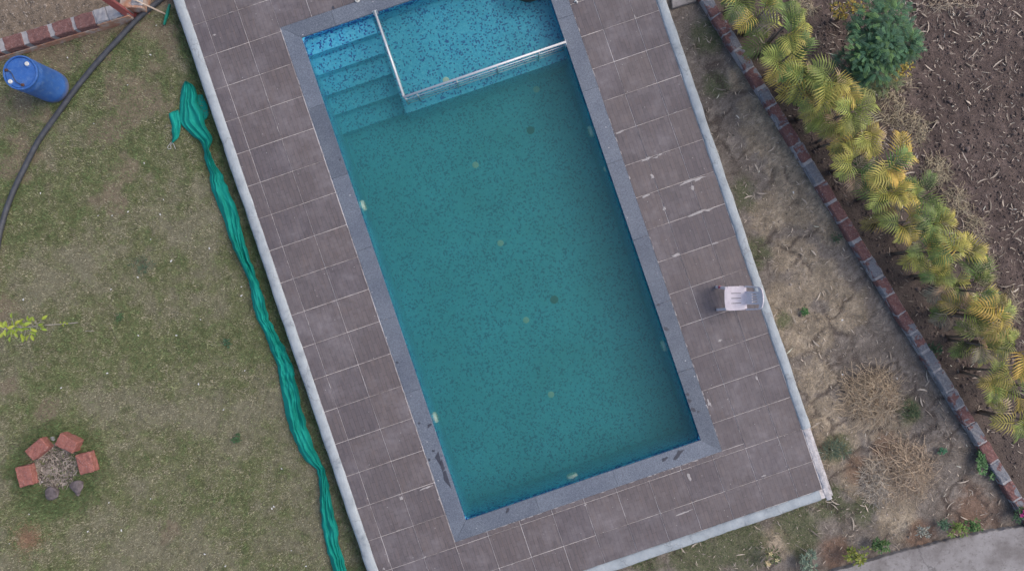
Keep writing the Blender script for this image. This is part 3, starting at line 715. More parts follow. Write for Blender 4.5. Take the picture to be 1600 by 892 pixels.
# gravel and clods on bare soil
def pebbles(name, pts, r_, cols):
    n_ = len(pts); base = np.array([(1, 0, 0), (-.5, .87, 0), (-.5, -.87, 0), (.1, 0, .8), (.35, .6, .45), (-.7, 0, .4), (.3, -.6, .5)])
    tri = np.array([(0, 4, 3), (4, 1, 3), (1, 5, 3), (5, 2, 3), (2, 6, 3), (6, 0, 3), (0, 1, 4), (1, 2, 5), (2, 0, 6)])
    az = rng.random(n_) * 6.283; c_, s_ = np.cos(az), np.sin(az)
    sc = r_[:, None] * rng.uniform(.6, 1.3, (n_, 3)); jit = rng.uniform(.75, 1.25, (n_, 7, 3))
    B = base[None] * jit * sc[:, None, :]
    Vx = B[..., 0] * c_[:, None] - B[..., 1] * s_[:, None] + pts[:, 0:1]; Vy = B[..., 0] * s_[:, None] + B[..., 1] * c_[:, None] + pts[:, 1:2]
    Vz = B[..., 2] + ground_z(pts[:, 0], pts[:, 1])[:, None] - .002
    T = (np.arange(n_)[:, None, None] * 7 + tri[None]).reshape(-1, 3)
    return link(name, mesh_np(name, np.stack([Vx, Vy, Vz], -1).reshape(-1, 3), T, np.repeat(cols, 7, 0)), 'litter')
p, w = scatter(26000, 1100, 1640, -30, 905); kd = kerb_d(p[:, 0], p[:, 1]); keep = kd > 14
p, w = p[keep], w[keep]; n_ = len(p)
o = pebbles('soil_clods', w, rng.gamma(2.2, .0055, n_) + .004, np.array([.11, .085, .077]) * rng.uniform(.7, 1.6, n_)[:, None])
tag(o, 'crumbly dark clods of ploughed soil', 'soil', kind='stuff')
p, w = scatter(7000, -20, 1600, -30, 905); a_, b_ = WL(w[:, 0], w[:, 1])
keep = (wallbed(p[:, 0], p[:, 1]) > 26) & (a_ < EA0) | (kerb_d(p[:, 0], p[:, 1]) < -14) & (a_ > EA1 + .03) & (road_d(p[:, 0], p[:, 1]) < -8)
p, w = p[keep], w[keep]; n_ = len(p)
p2, w2 = scatter(2600, -20, 240, -30, 80); k2 = wallbed(p2[:, 0], p2[:, 1]) > 26; w = np.concatenate([w, w2[k2]]); n_ = len(w)
o = pebbles('gravel', w, rng.gamma(2.0, .004, n_) + .004, np.array([.25, .215, .185]) * rng.uniform(.45, 1.5, n_)[:, None])
tag(o, 'small stones and grit on the bare earth', 'gravel', kind='stuff')

# ================================================================== THINGS
# ---- steel railing round the shallow ledge
rail = empty('pool_railing', tuple(LW(SA, 7.3, KZ)), 0, 'stainless steel railing around the shallow ledge of the pool', 'railing')
rail.location = (O.x, O.y, 0); rail.rotation_euler = (0, 0, TH)
ra, rb = 1.388, 7.335; RZ = .38
q = MB(); q.tube([(ra, B1 - ov - .004, RZ), (ra, rb, RZ)], .021, 12); o = q.build('top_rail', 'steel', rail, True)
q = MB(); q.tube([(ra - .01, rb, RZ + .001), (A1 - ov - .004, rb, RZ + .001)], .022, 12); o = q.build('top_rail', 'steel', rail, True)
for k in range(3):
    z = RZ - (.185, .315, .455)[k]
    q = MB(); q.tube([(ra, B1 - .004, z), (ra, rb, z)], .008, 8); q.build('rail', 'steel', rail, True)
    q = MB(); q.tube([(ra, rb, z), (A1 - .004, rb, z)], .008, 8); q.build('rail', 'steel', rail, True)
for a, b in ((ra + .012, rb + .012), (1.62, rb + .003), (2.36, rb + .003), (3.12, rb + .003), (3.9, rb + .003), (ra + .003, 7.85), (ra + .003, 8.4)):
    q = MB(); q.tube([(a, b, KZ), (a, b, RZ)], .014, 10); q.build('post', 'steel', rail, True)
for a, b, nv in ((ra, B1 - ov, 0), (A1 - ov, rb, 1)):
    q = MB()
    if nv == 0: q.box(a - .045, a + .045, b - .008, b - .0005, ZD - .10, RZ + .005)
    else: q.box(a - .008, a - .0005, b - .045, b + .045, ZD - .10, RZ + .005)
    q.build('wall_plate', 'steel', rail)

# ---- black rubber tube floating at the end of the shallow part
c0 = P(825, -25, WZ)
q = MB(); Rm, rt = .245, .10; V = []; Fs = []
for i in range(40):
    for j in range(14):
        u, v = 2 * math.pi * i / 40, 2 * math.pi * j / 14
        V.append(((Rm + rt * math.cos(v)) * math.cos(u), (Rm + rt * math.cos(v)) * math.sin(u), rt * math.sin(v)))
        Fs.append((i * 14 + j, ((i + 1) % 40) * 14 + j, ((i + 1) % 40) * 14 + (j + 1) % 14, i * 14 + (j + 1) % 14))
q.add(V, Fs); o = q.build('swim_tube', 'rubber', None, True, (c0.x, c0.y, WZ + .05))
tag(o, 'black rubber tube floating in the shallow part of the pool', 'swim tube')
q = MB(); q.tube([(Rm - .03, 0, .06), (Rm - .06, 0, .12)], .008, 8); q.build('valve', 'rubber', o)

# ---- white slipper on the coping
sp_ = P(558, 2, ZD); t = empty('slipper', (sp_.x, sp_.y + .09, ZD + .006), R(4), 'white plastic slipper lying on the granite coping', 'slipper')
out = [(0.000, -.125), (.030, -.115), (.043, -.08), (.040, -.02), (.046, .05), (.043, .10), (.022, .13), (-.015, .13), (-.040, .10), (-.043, .04), (-.036, -.03), (-.041, -.085), (-.028, -.115)]
n_ = len(out); q = MB(); q.add([(x, y, 0) for x, y in out] + [(x * 1.03, y * 1.02, .018) for x, y in out] + [(x * .93, y * .96, .025) for x, y in out], [(i, (i + 1) % n_, n_ + (i + 1) % n_, n_ + i) for i in range(n_)] + [(n_ + i, n_ + (i + 1) % n_, 2 * n_ + (i + 1) % n_, 2 * n_ + i) for i in range(n_)] + [tuple(range(2 * n_, 3 * n_))])
q.build('sole', 'white_plastic', t)
q = MB(); q.add([(x * .55, y * .5 - .05, .0265) for x, y in out], [tuple(range(n_))]); q.build('heel_print', 'grey_stem', t)
q = MB(); pr = []
for k in range(9):
    u = -1 + 2 * k / 8; pr.append((u * .046, .05, .016 + .035 * (1 - u * u)))
q.add([(x, y - .025, z) for x, y, z in pr] + [(x, y + .03, z - .004) for x, y, z in pr] + [(x, y - .025, z + .004) for x, y, z in pr] + [(x, y + .03, z) for x, y, z in pr], [(i, i + 1, 10 + i, 9 + i) for i in range(8)] + [(18 + i, 19 + i, 28 + i, 27 + i) for i in range(8)])
q.build('strap', 'white_plastic', t)
c_ = P(897, 4, ZD); q = MB(); q.tube([(0, 0, .01), (.03, .02, .02), (.055, .0, .014), (.05, -.03, .01)], [.012, .016, .014, .006], 6); tag(q.build('scrap', 'white_scrap', None, True, (c_.x, c_.y, ZD)), 'small crumpled white scrap on the deck beside the coping', 'scrap')

# ---- plastic chair (faces -X)
cp = P(1151, 466, ZD + .42)
ch = empty('plastic_chair', (cp.x, cp.y, ZD), R(2), 'faded pink-white plastic chair on the tiled deck against the white border', 'chair')
def sheet(us, vs, hole, place, th, name, mat='chair_plastic', parent=ch):
    bm = bmesh.new(); vv = {}
    def gv(i, j):
        if (i, j) not in vv: vv[i, j] = bm.verts.new(place(us[i], vs[j]))
        return vv[i, j]
    for i in range(len(us) - 1):
        for j in range(len(vs) - 1):
            if not hole((us[i] + us[i + 1]) / 2, (vs[j] + vs[j + 1]) / 2): bm.faces.new([gv(i, j), gv(i + 1, j), gv(i + 1, j + 1), gv(i, j + 1)])
    bmesh.ops.recalc_face_normals(bm, faces=bm.faces)
    bmesh.ops.solidify(bm, geom=bm.faces[:] + bm.edges[:] + bm.verts[:], thickness=th)
    me = bpy.data.meshes.new(name); bm.to_mesh(me); bm.free(); o = link(name, me, mat, parent); autosmooth(o, 40); return o
SL = (-.085, 0.0, .085)
us = [-.19, -.15, -.09, -.01, .08, .13, .17]; vs_ = sorted([-.205, -.185, -.15, .15, .185, .205] + [s_ + e for s_ in SL for e in (-.006, .006)] + [-.12, -.04, .04, .12])
def seat_hole(u, v):
    if abs(v) > .185 and (u < -.15 or u > .13): return True
    return any(abs(v - s_) < .006 for s_ in SL) and -.09 < u < .08
def seat_place(u, v):
    z = .42 + .018 * (abs(v) / .2) ** 3 - .010 * math.cos(u / .19 * 1.3)
    x = u - (.012 * (1 - (v / .2) ** 2) if u < -.16 else 0)
    return (x, v * (1 - max(0, u) * .25), z - (.012 if u < -.18 else 0))
sheet(us, vs_, seat_hole, seat_place, .012, 'seat')
SL2 = (-.068, -.023, .023, .068)
us = sorted([-.21, -.19, -.185, -.115, .115, .185, .19, .21, -.15, .15] + [s_ + e for s_ in SL2 for e in (-.009, .009)]); vs_ = [0, .05, .09, .14, .20, .27, .315, .35, .385, .41]
def back_hole(u, v):
    if .115 < abs(u) < .185 and v < .315: return True
    return any(abs(u - s_) < .009 for s_ in SL2) and .14 < v < .27
def back_place(u, v):
    t_ = v / .41; uu = u * (1.0 - .10 * t_); 
    if v > .30: uu *= 1 - .16 * ((v - .30) / .11) ** 2
    return (.155 + .15 * t_ + .02 * (1 - (u / .21) ** 2) * 1.0, uu, .425 + .385 * t_ - .012 * (abs(u) / .21) ** 2 * (1 if v > .36 else 0))
sheet(us, vs_, back_hole, back_place, .014, 'backrest')
def leg(x0, y0, x1, y1, w0=.055, w1=.036):
    q = MB(); V = []
    for (x, y, z, w_) in ((x1, y1, 0, w1), (x0, y0, .418, w0)):
        V += [(x - w_ / 2, y - .022, z), (x + w_ / 2, y - .022, z), (x + w_ / 2, y + .022, z), (x - w_ / 2, y + .022, z)]
    q.add(V, [(0, 1, 5, 4), (1, 2, 6, 5), (2, 3, 7, 6), (3, 0, 4, 7), (4, 5, 6, 7), (3, 2, 1, 0)]); return q.build('leg', 'chair_plastic', ch)
l1 = leg(-.155, .178, -.215, .20); leg(-.155, -.178, -.215, -.20); leg(.14, .17, .20, .19); leg(.14, -.17, .20, -.19)
q = MB(); q.box(-.226, -.188, .176, .219, .12, .2); m_ = q.build('paint_mark', 'red_paint_mark', l1); m_.location.x = -.0

# ---- blue drum
bp_ = P(30.8, 113.6, .90)
br_ = empty('barrel', (bp_.x, bp_.y, 0), 0, 'blue plastic drum with two white bungs standing by the brick wall', 'barrel')
q = MB(); q.lathe([(.265, 0), (.283, .02), (.287, .06), (.285, .12), (.289, .14), (.289, .16), (.285, .18), (.287, .70), (.291, .72), (.291, .75), (.286, .78), (.280, .83), (.290, .85), (.292, .885), (.284, .90), (.268, .90), (.262, .885), (.262, .862)], 56)
o = q.build('body', 'barrel_blue', br_); autosmooth(o, 30)
q = MB(); q.lathe([(.258, .80), (.258, .874), (.25, .884), (.12, .889), (.01, .890)], 48); lid = q.build('lid', 'barrel_blue', br_); autosmooth(lid, 30)
for x, y in ((42.4, 100.3), (16.5, 128)):
    w_ = P(x, y, .90) - bp_
    q = MB(); q.lathe([(.062, .884), (.060, .8965), (.05, .899)], 20, w_.x, w_.y); q.build('bung_seat', 'barrel_blue', lid)
    q = MB(); q.lathe([(.036, .895), (.036, .914), (.03, .920), (.01, .921)], 18, w_.x, w_.y); o = q.build('bung', 'white_plastic', br_); autosmooth(o, 40)
h0 = P(9.5, 109.8, .9) - bp_; h1 = P(35, 133, .9) - bp_
hp = []
for k in range(13):
    u = k / 12; v_ = h0.lerp(h1, u); n2_ = Vector((-(h1 - h0).y, (h1 - h0).x, 0)).normalized() * .028 * math.sin(2 * math.pi * u)
    hp.append((v_.x + n2_.x, v_.y + n2_.y, .896 + .022 * math.sin(math.pi * u)))
q = MB(); q.tube(hp, .007, 8); q.build('handle', 'black_pipe', br_, True)
for v_ in (h0, h1):
    q = MB(); q.box(v_.x - .024, v_.x + .024, v_.y - .022, v_.y + .022, .882, .908, .005); q.build('handle_clip', 'rust_brown', br_)

# ---- black water pipe
def spline(pts, k=8):
    out = []
    for i in range(len(pts) - 1):
        p0, p1, p2, p3 = pts[max(i - 1, 0)], pts[i], pts[i + 1], pts[min(i + 2, len(pts) - 1)]
        for j in range(k):
            u = j / k; out.append(.5 * ((2 * p1) + (p2 - p0) * u + (2 * p0 - 5 * p1 + 4 * p2 - p3) * u * u + (3 * p1 - p0 - 3 * p2 + p3) * u ** 3))
    return out + [pts[-1]]
pp = [P(x, y, .045) for x, y in ((300, -58), (262, -14), (248, 2), (217, 28), (180, 67), (150, 100), (117.5, 140), (95, 171), (77, 196), (59, 222), (37, 265), (20, 301), (6, 340), (-4, 385), (-10, 440), (-20, 520))]
q = MB(); q.tube(spline(pp), .046, 14); tag(q.build('water_pipe', 'black_pipe', None, True), 'thick black water pipe curving over the lawn past the blue drum', 'pipe')

# ---- brick wall top-left
w0 = P(4, 93.5, 0); w1 = P(214, 31, 0); wd = (w1 - w0).normalized(); wang = math.atan2(wd.y, wd.x)
wall = empty('brick_wall', tuple(w0), wang, 'low wall of red laterite blocks with grey mortar at the lawn corner', 'wall')
Lw = (w1 - w0).length; WH = .27
q = MB(); q.box(-1.6, Lw - .02, .012, .236, -.1, WH - .012); q.build('mortar_core', 'mortar', wall)
q = MB(); q.box(-1.6, Lw - .03, -.012, .011, -.1, .125, .008); q.build('plaster_skirt', 'stained_plaster', wall)
def rough_block(l, w_, h, seed, sub=5, amp=.008):
    bm = bmesh.new(); bmesh.ops.create_cube(bm, size=1); bmesh.ops.scale(bm, vec=(l, w_, h), verts=bm.verts)
    bmesh.ops.bevel(bm, geom=bm.edges[:], offset=.014, segments=1, affect='EDGES')
    bmesh.ops.subdivide_edges(bm, edges=[e for e in bm.edges if e.calc_length() > .1], cuts=3, use_grid_fill=True)
    rr_ = random.Random(seed)
    for v in bm.verts: v.co += Vector((rr_.uniform(-1, 1), rr_.uniform(-1, 1), rr_.uniform(-1, 1))) * amp
    me = bpy.data.meshes.new('brick'); bm.to_mesh(me); bm.free(); return me
s0 = None
ppm = lambda x: (P(x, 0, WH).x - P(x - 1, 0, WH).x)
blocks_x = [(-36, -2), (5.5, 35), (43, 76), (83, 112), (117, 146)]
for k, (xa, xb) in enumerate(blocks_x):
    # positions along the wall from the photo's joints at the height of the top face
    def along(x): 
        yy = 72 - .305 * x; p_ = P(x, yy, WH); return (p_ - w0).dot(wd)
    u0, u1 = along(xa), along(xb); me = rough_block(u1 - u0, .236, .20, 40 + k)
    link('brick', me, 'laterite', wall, ((u0 + u1) / 2, .118, WH - .097))
u0 = along(148)
for k, (ua, ub) in enumerate(((u0, u0 + .22), (u0 + .225, u0 + .46))):
    link('mortar_cap', rough_block(ub - ua, .245, .05, 60 + k), 'mortar', wall, ((ua + ub) / 2, .120, WH - .018))
q = MB(); q.box(u0 - .02, Lw - .03, -.014, .0105, .127, .232, .006); q.build('plaster_face', 'stained_plaster', wall)
pc = P(206, 5, WH)
pil = empty('wall_pillar', (pc.x, pc.y + .25, 0), R(-4), 'grey and orange stained plaster pillar beside the red post', 'pillar')
link('pillar_body', rough_block(.40, .80, .42, 71), 'stained_plaster', pil, (0.0, .07, .06)); link('pillar_cap', rough_block(.20, .74, .04, 72), 'mortar', pil, (.11, .08, .27))
# red steel post
rp = P(207.5, 27.5, 0)
post = empty('red_post', (rp.x, rp.y, 0), R(33), 'red painted square steel post standing at the wall corner', 'post')
q = MB(); q.box(-.05, .05, -.05, .05, -.05, 2.4, .004); q.build('shaft', 'red_post', post)
q = MB(); q.box(-.09, .09, -.09, .09, -.03, .012); q.build('base_plate', 'red_post', post)
q = MB(); q.box(-.052, .052, -.052, .052, 2.401, 2.412); q.build('end_cap', 'red_post', post)

# ---- green squeegee with wooden handle
h0, h1 = P(265, 7, .05), P(256, 39, .05); mid_ = (h0 + h1) / 2
sq = empty('floor_squeegee', (mid_.x, mid_.y, 0), math.atan2((h1 - h0).y, (h1 - h0).x), 'green floor squeegee with a pale wooden handle leaning on the wall pillar', 'squeegee')
hl = (h1 - h0).length
q = MB(); V = [(-hl / 2, -.012, .03), (-hl / 2, .012, .03), (-.05, .028, .03), (.05, .028, .03), (hl / 2, .012, .03), (hl / 2, -.012, .03), (.05, -.022, .03), (-.05, -.022, .03)]
q.add(V + [(x, y * .8, .062) for x, y, z in V], [tuple(range(8))[::-1], tuple(range(8, 16))] + [(i, (i + 1) % 8, 8 + (i + 1) % 8, 8 + i) for i in range(8)]); q.build('head', 'green_plastic', sq)
q = MB(); q.box(-hl / 2 + .005, hl / 2 - .005, -.006, .006, .0, .031); q.build('blade', 'rubber', sq)
inv = (Matrix.Translation(sq.location) @ Matrix.Rotation(sq.rotation_euler.z, 4, 'Z')).inverted()
q = MB(); q.tube([inv @ P(258.5, 22.5, .06), inv @ P(212, 1, .335), inv @ P(180, -15, .50)], .0145, 10); q.build('handle', 'broom_wood', sq, True)

# ---- green shade cloth
cl = MB()
def cloth(rows, conv, nu=26, folds=4.5, amp=.03, base=.02, seed=0, step=.03, thick=1.0):
    """rows: (y, xl, xr) photo pixels; a ribbon with long pleats between the two traced edges"""
    Yp = np.array([r_[0] for r_ in rows], float); XL = np.array([r_[1] for r_ in rows], float); XR = np.array([r_[2] for r_ in rows], float)
    n_ = max(8, int((Yp[-1] - Yp[0]) / 2.6)); yy = np.linspace(Yp[0], Yp[-1], n_); u = np.linspace(0, 1, nu); V = []
    for i, y in enumerate(yy):
        xl, xr = np.interp(y, Yp, XL), np.interp(y, Yp, XR)
        xl += (vnoise(np.array([y]), np.array([seed * 5.3]), .12, 3)[0] - .5) * 3; xr += (vnoise(np.array([y]), np.array([seed * 3.3 + 8]), .12, 4)[0] - .5) * 3
        wdt = (xr - xl) / 88
        ph = vnoise(np.array([y * .012 + seed]), np.array([seed * 2.2]), 1.0, 6)[0] * 9
        for k, uu in enumerate(u):
            uw = uu + .09 * math.sin(y * .05 + seed + uu * 5)
            zf = .5 + .5 * math.sin(uw * folds * 6.283 + ph); zf = 1 - abs(2 * zf - 1) ** .8
            zf2 = vnoise(np.array([uu * 4 + seed]), np.array([y * .035]), 1, 9)[0]
            zf3 = vnoise(np.array([uu * 5 + seed + .5 * math.sin(y * .02)]), np.array([y * .02]), 1, 12)[0]
            env = min(1, 5 * min(uu, 1 - uu) + .12)
            zf4 = 1 - abs(2 * vnoise(np.array([uu * 7 + y * .03 + seed * 3]), np.array([y * .045 - uu * 2]), 1, 15)[0] - 1); z = base + env * amp * (.45 * zf + .9 * zf2 + .75 * zf3 + .45 * zf4) * (1.25 - min(.5, wdt))
            p_ = P(xl + (xr - xl) * uu, y, z); gzv = ground_z(np.array([p_.x]), np.array([p_.y]))[0]; p_.z += gzv; V.append(p_)
    Fs = [(i * nu + k, i * nu + k + 1, (i + 1) * nu + k + 1, (i + 1) * nu + k) for i in range(n_ - 1) for k in range(nu - 1)]
    cl.add(V, Fs)
zz_ = lambda rows: [(115 + y / 5.58, 255 + a / 5.58, 255 + b / 5.58) for y, a, b in rows]
cloth(zz_([(315, 120, 135), (340, 50, 140), (390, 55, 150), (430, 66, 155), (470, 76, 158), (520, 80, 148), (560, 75, 125), (605, 70, 88)]), None, 14, 2, .03, .018, 1)
cloth(zz_([(183, 300, 340), (210, 291, 358), (250, 298, 378), (300, 310, 390), (350, 325, 400), (385, 345, 385), (402, 352, 362)]), None, 12, 1.5, .02, .02, 2)
main = zz_([(65, 183, 197), (80, 172, 230), (100, 160, 270), (150, 145, 280), (200, 142, 292), (260, 140, 300), (300, 134, 318), (350, 132, 345), (400, 140, 352), (450, 160, 362), (500, 205, 390), (550, 255, 425), (580, 305, 430), (620, 330, 412), (660, 345, 400), (700, 355, 415), (740, 362, 420)])
main += [(251, 321, 333), (262, 324, 340), (273, 327, 347), (298, 331, 357), (323, 341, 369), (348, 351, 375), (373, 359, 381), (398, 369, 389), (423, 382, 397), (446, 390, 406), (480, 395, 416), (500, 401, 421), (521, 414, 432), (546, 422, 446), (571, 433, 457), (596, 437, 462), (635, 444, 470), (669, 452, 480), (700, 465, 490), (720, 477, 500), (734, 495, 507), (769, 499, 516), (790, 500, 519), (819, 502, 526), (850, 508, 530), (892, 520, 541), (930, 528, 548)]
cloth(main, None, 40, 2.1, .078, .028, 3)
tag(autosmooth(cl.build('shade_cloth', 'green_cloth'), 75), 'long crumpled strip of green shade cloth lying along the deck edge', 'cloth')
q = MB(); q.tube(spline([P(x, y, .022) for x, y in ((268, 222), (262, 230), (264, 233), (267, 232), (267, 226), (270, 224), (273, 230), (274, 233))], 5), .0035, 6); tag(q.build('cord', 'white_scrap', None, True), 'thin white cord hanging from the torn end of the green cloth', 'cord')

# ---- fire pit: four laterite blocks, two stones, ashes
pit_lab = [((21, 725), (38, 764), 'red block of the fire pit standing alone beside the ashes, opposite the tallest pair'),]
for (x, y, l, w_, ang, hh, lab) in (
        (37, 744, .36, .27, 103, .17, 'red laterite fire pit block standing furthest from the pool'),
        (56, 702, .37, .23, 40, .19, 'red laterite fire pit block set between the furthest block and the scored block'),
        (102, 693, .36, .23, -26, .22, 'red laterite block with pale scored lines across its top on the fire pit'),
        (131.5, 724, .36, .27, 105, .17, 'red laterite block of the fire pit nearest to the pool')):
    c_ = P(x, y, hh); o = link('laterite_block', rough_block(l, w_, hh, int(x)), 'laterite_pit', None, (c_.x, c_.y, hh / 2 - .012), R(ang)); tag(o, lab, 'block', 'blocks round the fire pit')
def rock(x, y, r_, lab, seed, sq_=.6, cat='stone', mat='stone'):
    bm = bmesh.new(); bmesh.ops.create_icosphere(bm, subdivisions=3, radius=1); rr_ = random.Random(seed)
    pl = [Vector((rr_.gauss(0, 1), rr_.gauss(0, 1), rr_.gauss(0, 1))).normalized() for _ in range(14)]
    for v in bm.verts:
        k = min(.75 / max(.3, v.co.dot(p_)) if v.co.dot(p_) > .3 else 2 for p_ in pl); v.co *= min(1, k) * r_; v.co.z *= sq_
    me = bpy.data.meshes.new('stone'); bm.to_mesh(me); bm.free(); c_ = P(x, y, .03)
    o = link('stone', me, mat, None, (c_.x, c_.y, r_ * sq_ * .45)); return tag(autosmooth(o, 25), lab, cat)
rock(83, 770, .14, 'dark rounded stone closing the fire pit ring, the one half sunk in green grass', 3)
rock(121, 759, .14, 'dark broken stone on the fire pit ring beside the block facing the pool', 5)
rock(121, 770, .06, 'small bluish grey stone touching the dark broken stone of the fire pit', 8)
rock(81, 685, .05, 'pale flat stone wedged between the two upper fire pit blocks', 9, .4, 'stone', 'mortar')
n_ = 900; ang = rng.random(n_) * 6.283; rad = np.sqrt(rng.random(n_)); cx_, cy_ = 86 + 35 * rad * np.cos(ang), 729 + 34 * rad * np.sin(ang)
w = np.stack([(cx_ - 800) * H / F, (446 - cy_) * H / F], -1)
cols = np.array([.21, .18, .155]) * rng.uniform(.15, 2.0, n_)[:, None]
o = strips('fire_pit_debris', w, rng.uniform(.03, .14, n_), rng.uniform(.006, .02, n_), np.clip(cols, 0, .6), .02); tag(o, 'pale ash, husks and twigs heaped inside the fire pit', 'debris', kind='stuff')
n_ = 160; ang = rng.random(n_) * 6.283; rad = np.sqrt(rng.random(n_)); cx_, cy_ = 84 + 30 * rad * np.cos(ang), 732 + 30 * rad * np.sin(ang)
o = pebbles('fire_pit_ash', np.stack([(cx_ - 800) * H / F, (446 - cy_) * H / F], -1), rng.uniform(.012, .04, n_), np.array([.26, .235, .225]) * rng.uniform(.3, 1.7, n_)[:, None]); tag(o, 'burnt lumps and ash inside the fire pit', 'ash', kind='stuff')
# dry mound of clippings
n_ = 2200; ang = rng.random(n_) * 6.283; rad = np.sqrt(rng.random(n_)); rad = np.abs(rng.normal(0, .55, n_)); cx_, cy_ = 44 + 24 * rad * np.cos(ang), 841 + 23 * rad * np.sin(ang)
w = np.stack([(cx_ - 800) * H / F, (446 - cy_) * H / F], -1)
o = blades('grass_clippings', w, rng.uniform(.03, .07, n_), rng.uniform(.004, .007, n_), np.array([.33, .22, .15]) * rng.uniform(.6, 1.4, n_)[:, None], (.6, 1.5)); tag(o, 'round patch of brown dead grass clippings on the lawn', 'dead grass', kind='stuff')

# ---- straw heaps
def heap(cx0, cy0, rx, ry, n_, name, lab, h=.22, seed=1, col=(.42, .335, .24), ln=(.12, .45), curl=2.2):
    rr_ = random.Random(seed); V = []; Fs = []; C = []
    for _ in range(n_):
        a = rr_.random() * 6.283; r_ = math.sqrt(rr_.random()); x, y = cx0 + rx * r_ * math.cos(a), cy0 + ry * r_ * math.sin(a)
        p_ = P(x, y, 0); z = .01 + h * max(0, 1 - r_ ** 1.6) * rr_.random(); az = rr_.random() * 6.283; L = rr_.uniform(*ln); cv = rr_.uniform(-curl, curl); k = 7; wd_ = rr_.uniform(.003, .0075)
        kc = rr_.uniform(.6, 1.5); cc = tuple(min(.66, c * kc) for c in col); o_ = len(V); q_ = Vector((p_.x, p_.y, z)); el = rr_.uniform(-.2, .3)
        for i in range(k):
            s_ = Vector((-math.sin(az), math.cos(az), 0)) * wd_ / 2
            V += [tuple(q_ - s_), tuple(q_ + s_ + Vector((0, 0, .004)))]; C += [cc, cc]
            q_ = q_ + Vector((math.cos(az), math.sin(az), el)) * L / k; q_.z = max(q_.z, .012); az += cv / k + rr_.uniform(-.25, .25); el -= .06
        Fs += [(o_ + 2 * i, o_ + 2 * i + 1, o_ + 2 * i + 3, o_ + 2 * i + 2) for i in range(k - 1)]
    o = link(name, mesh_np(name, V, Fs, np.array(C)), 'litter'); tag(o, lab, 'straw', kind='stuff'); return o
heap(1362, 618, 43, 40, 1100, 'straw_heap', 'tangled heap of pale curly dry roots and straw by the brick kerb', .2, 1)
heap(1415, 735, 42, 44, 900, 'straw_heap', 'loose heap of straight dry straw stalks near the concrete road', .18, 2, (.42, .33, .245))
heap(1368, 752, 22, 34, 700, 'straw_heap', 'bundle of greyish dry straw lying next to the loose straw heap', .14, 3, (.42, .365, .30), (.1, .28), .7)
heap(1480, 9, 44, 6, 130, 'straw_heap', 'row of pale dry leaves on the edge of the ploughed field', .06, 4, (.46, .38, .29), (.1, .25), .8)
# thatch of dry stalks along the field side of the palms
n_ = 0; V = []
rr_ = random.Random(12)
for k, (x, y, rx, ry, m_) in enumerate(((1390, 170, 22, 28, 240), (1425, 205, 24, 26, 240), (1460, 270, 22, 28, 260), (1490, 315, 22, 26, 220), (1535, 420, 18, 36, 200), (1575, 480, 18, 30, 170), (1250, 15, 22, 14, 120), (1405, 130, 18, 14, 90), (1520, 360, 16, 26, 140))):
    heap(x, y, rx, ry, m_, 'dry_thatch', ('dry pale grass tuft by the palms, clump %d counted from the dark green shrub' % (k + 1)), .28, 30 + k, (.40, .34, .235), (.08, .26), 1.0)

# ---- kerb of laterite blocks on the right
k0 = P(1104 - 60 * .6228, -60, .12); k1 = P(1104 + 860 * .6228, 860, .12); kd_ = (k1 - k0).normalized(); kang = math.atan2(kd_.y, kd_.x)
kerb = empty('brick_kerb', (k0.x, k0.y, 0), kang, 'long low kerb of red laterite blocks patched with grey mortar', 'kerb')
Lk = (k1 - k0).length
q = MB(); q.box(0, Lk, -.09, .09, -.1, .132, .01); q.build('mortar_bed', 'mortar', kerb)
u = .02; k = 0; kmeshes = [rough_block(.36, .19, .16, 90 + i) for i in range(8)]
rr_ = random.Random(5)
while u < Lk - .4:
    l_ = rr_.uniform(.31, .40); o = link('brick', kmeshes[k % 8], 'laterite_kerb', kerb, (u + l_ / 2, rr_.uniform(-.006, .006), .066 + rr_.uniform(-.008, .006)), rr_.uniform(-.02, .02)); o.scale = (l_ / .36, rr_.uniform(.95, 1.04), 1)
    u += l_ + rr_.choice((.02, .025, .03, .05, .07)); k += 1

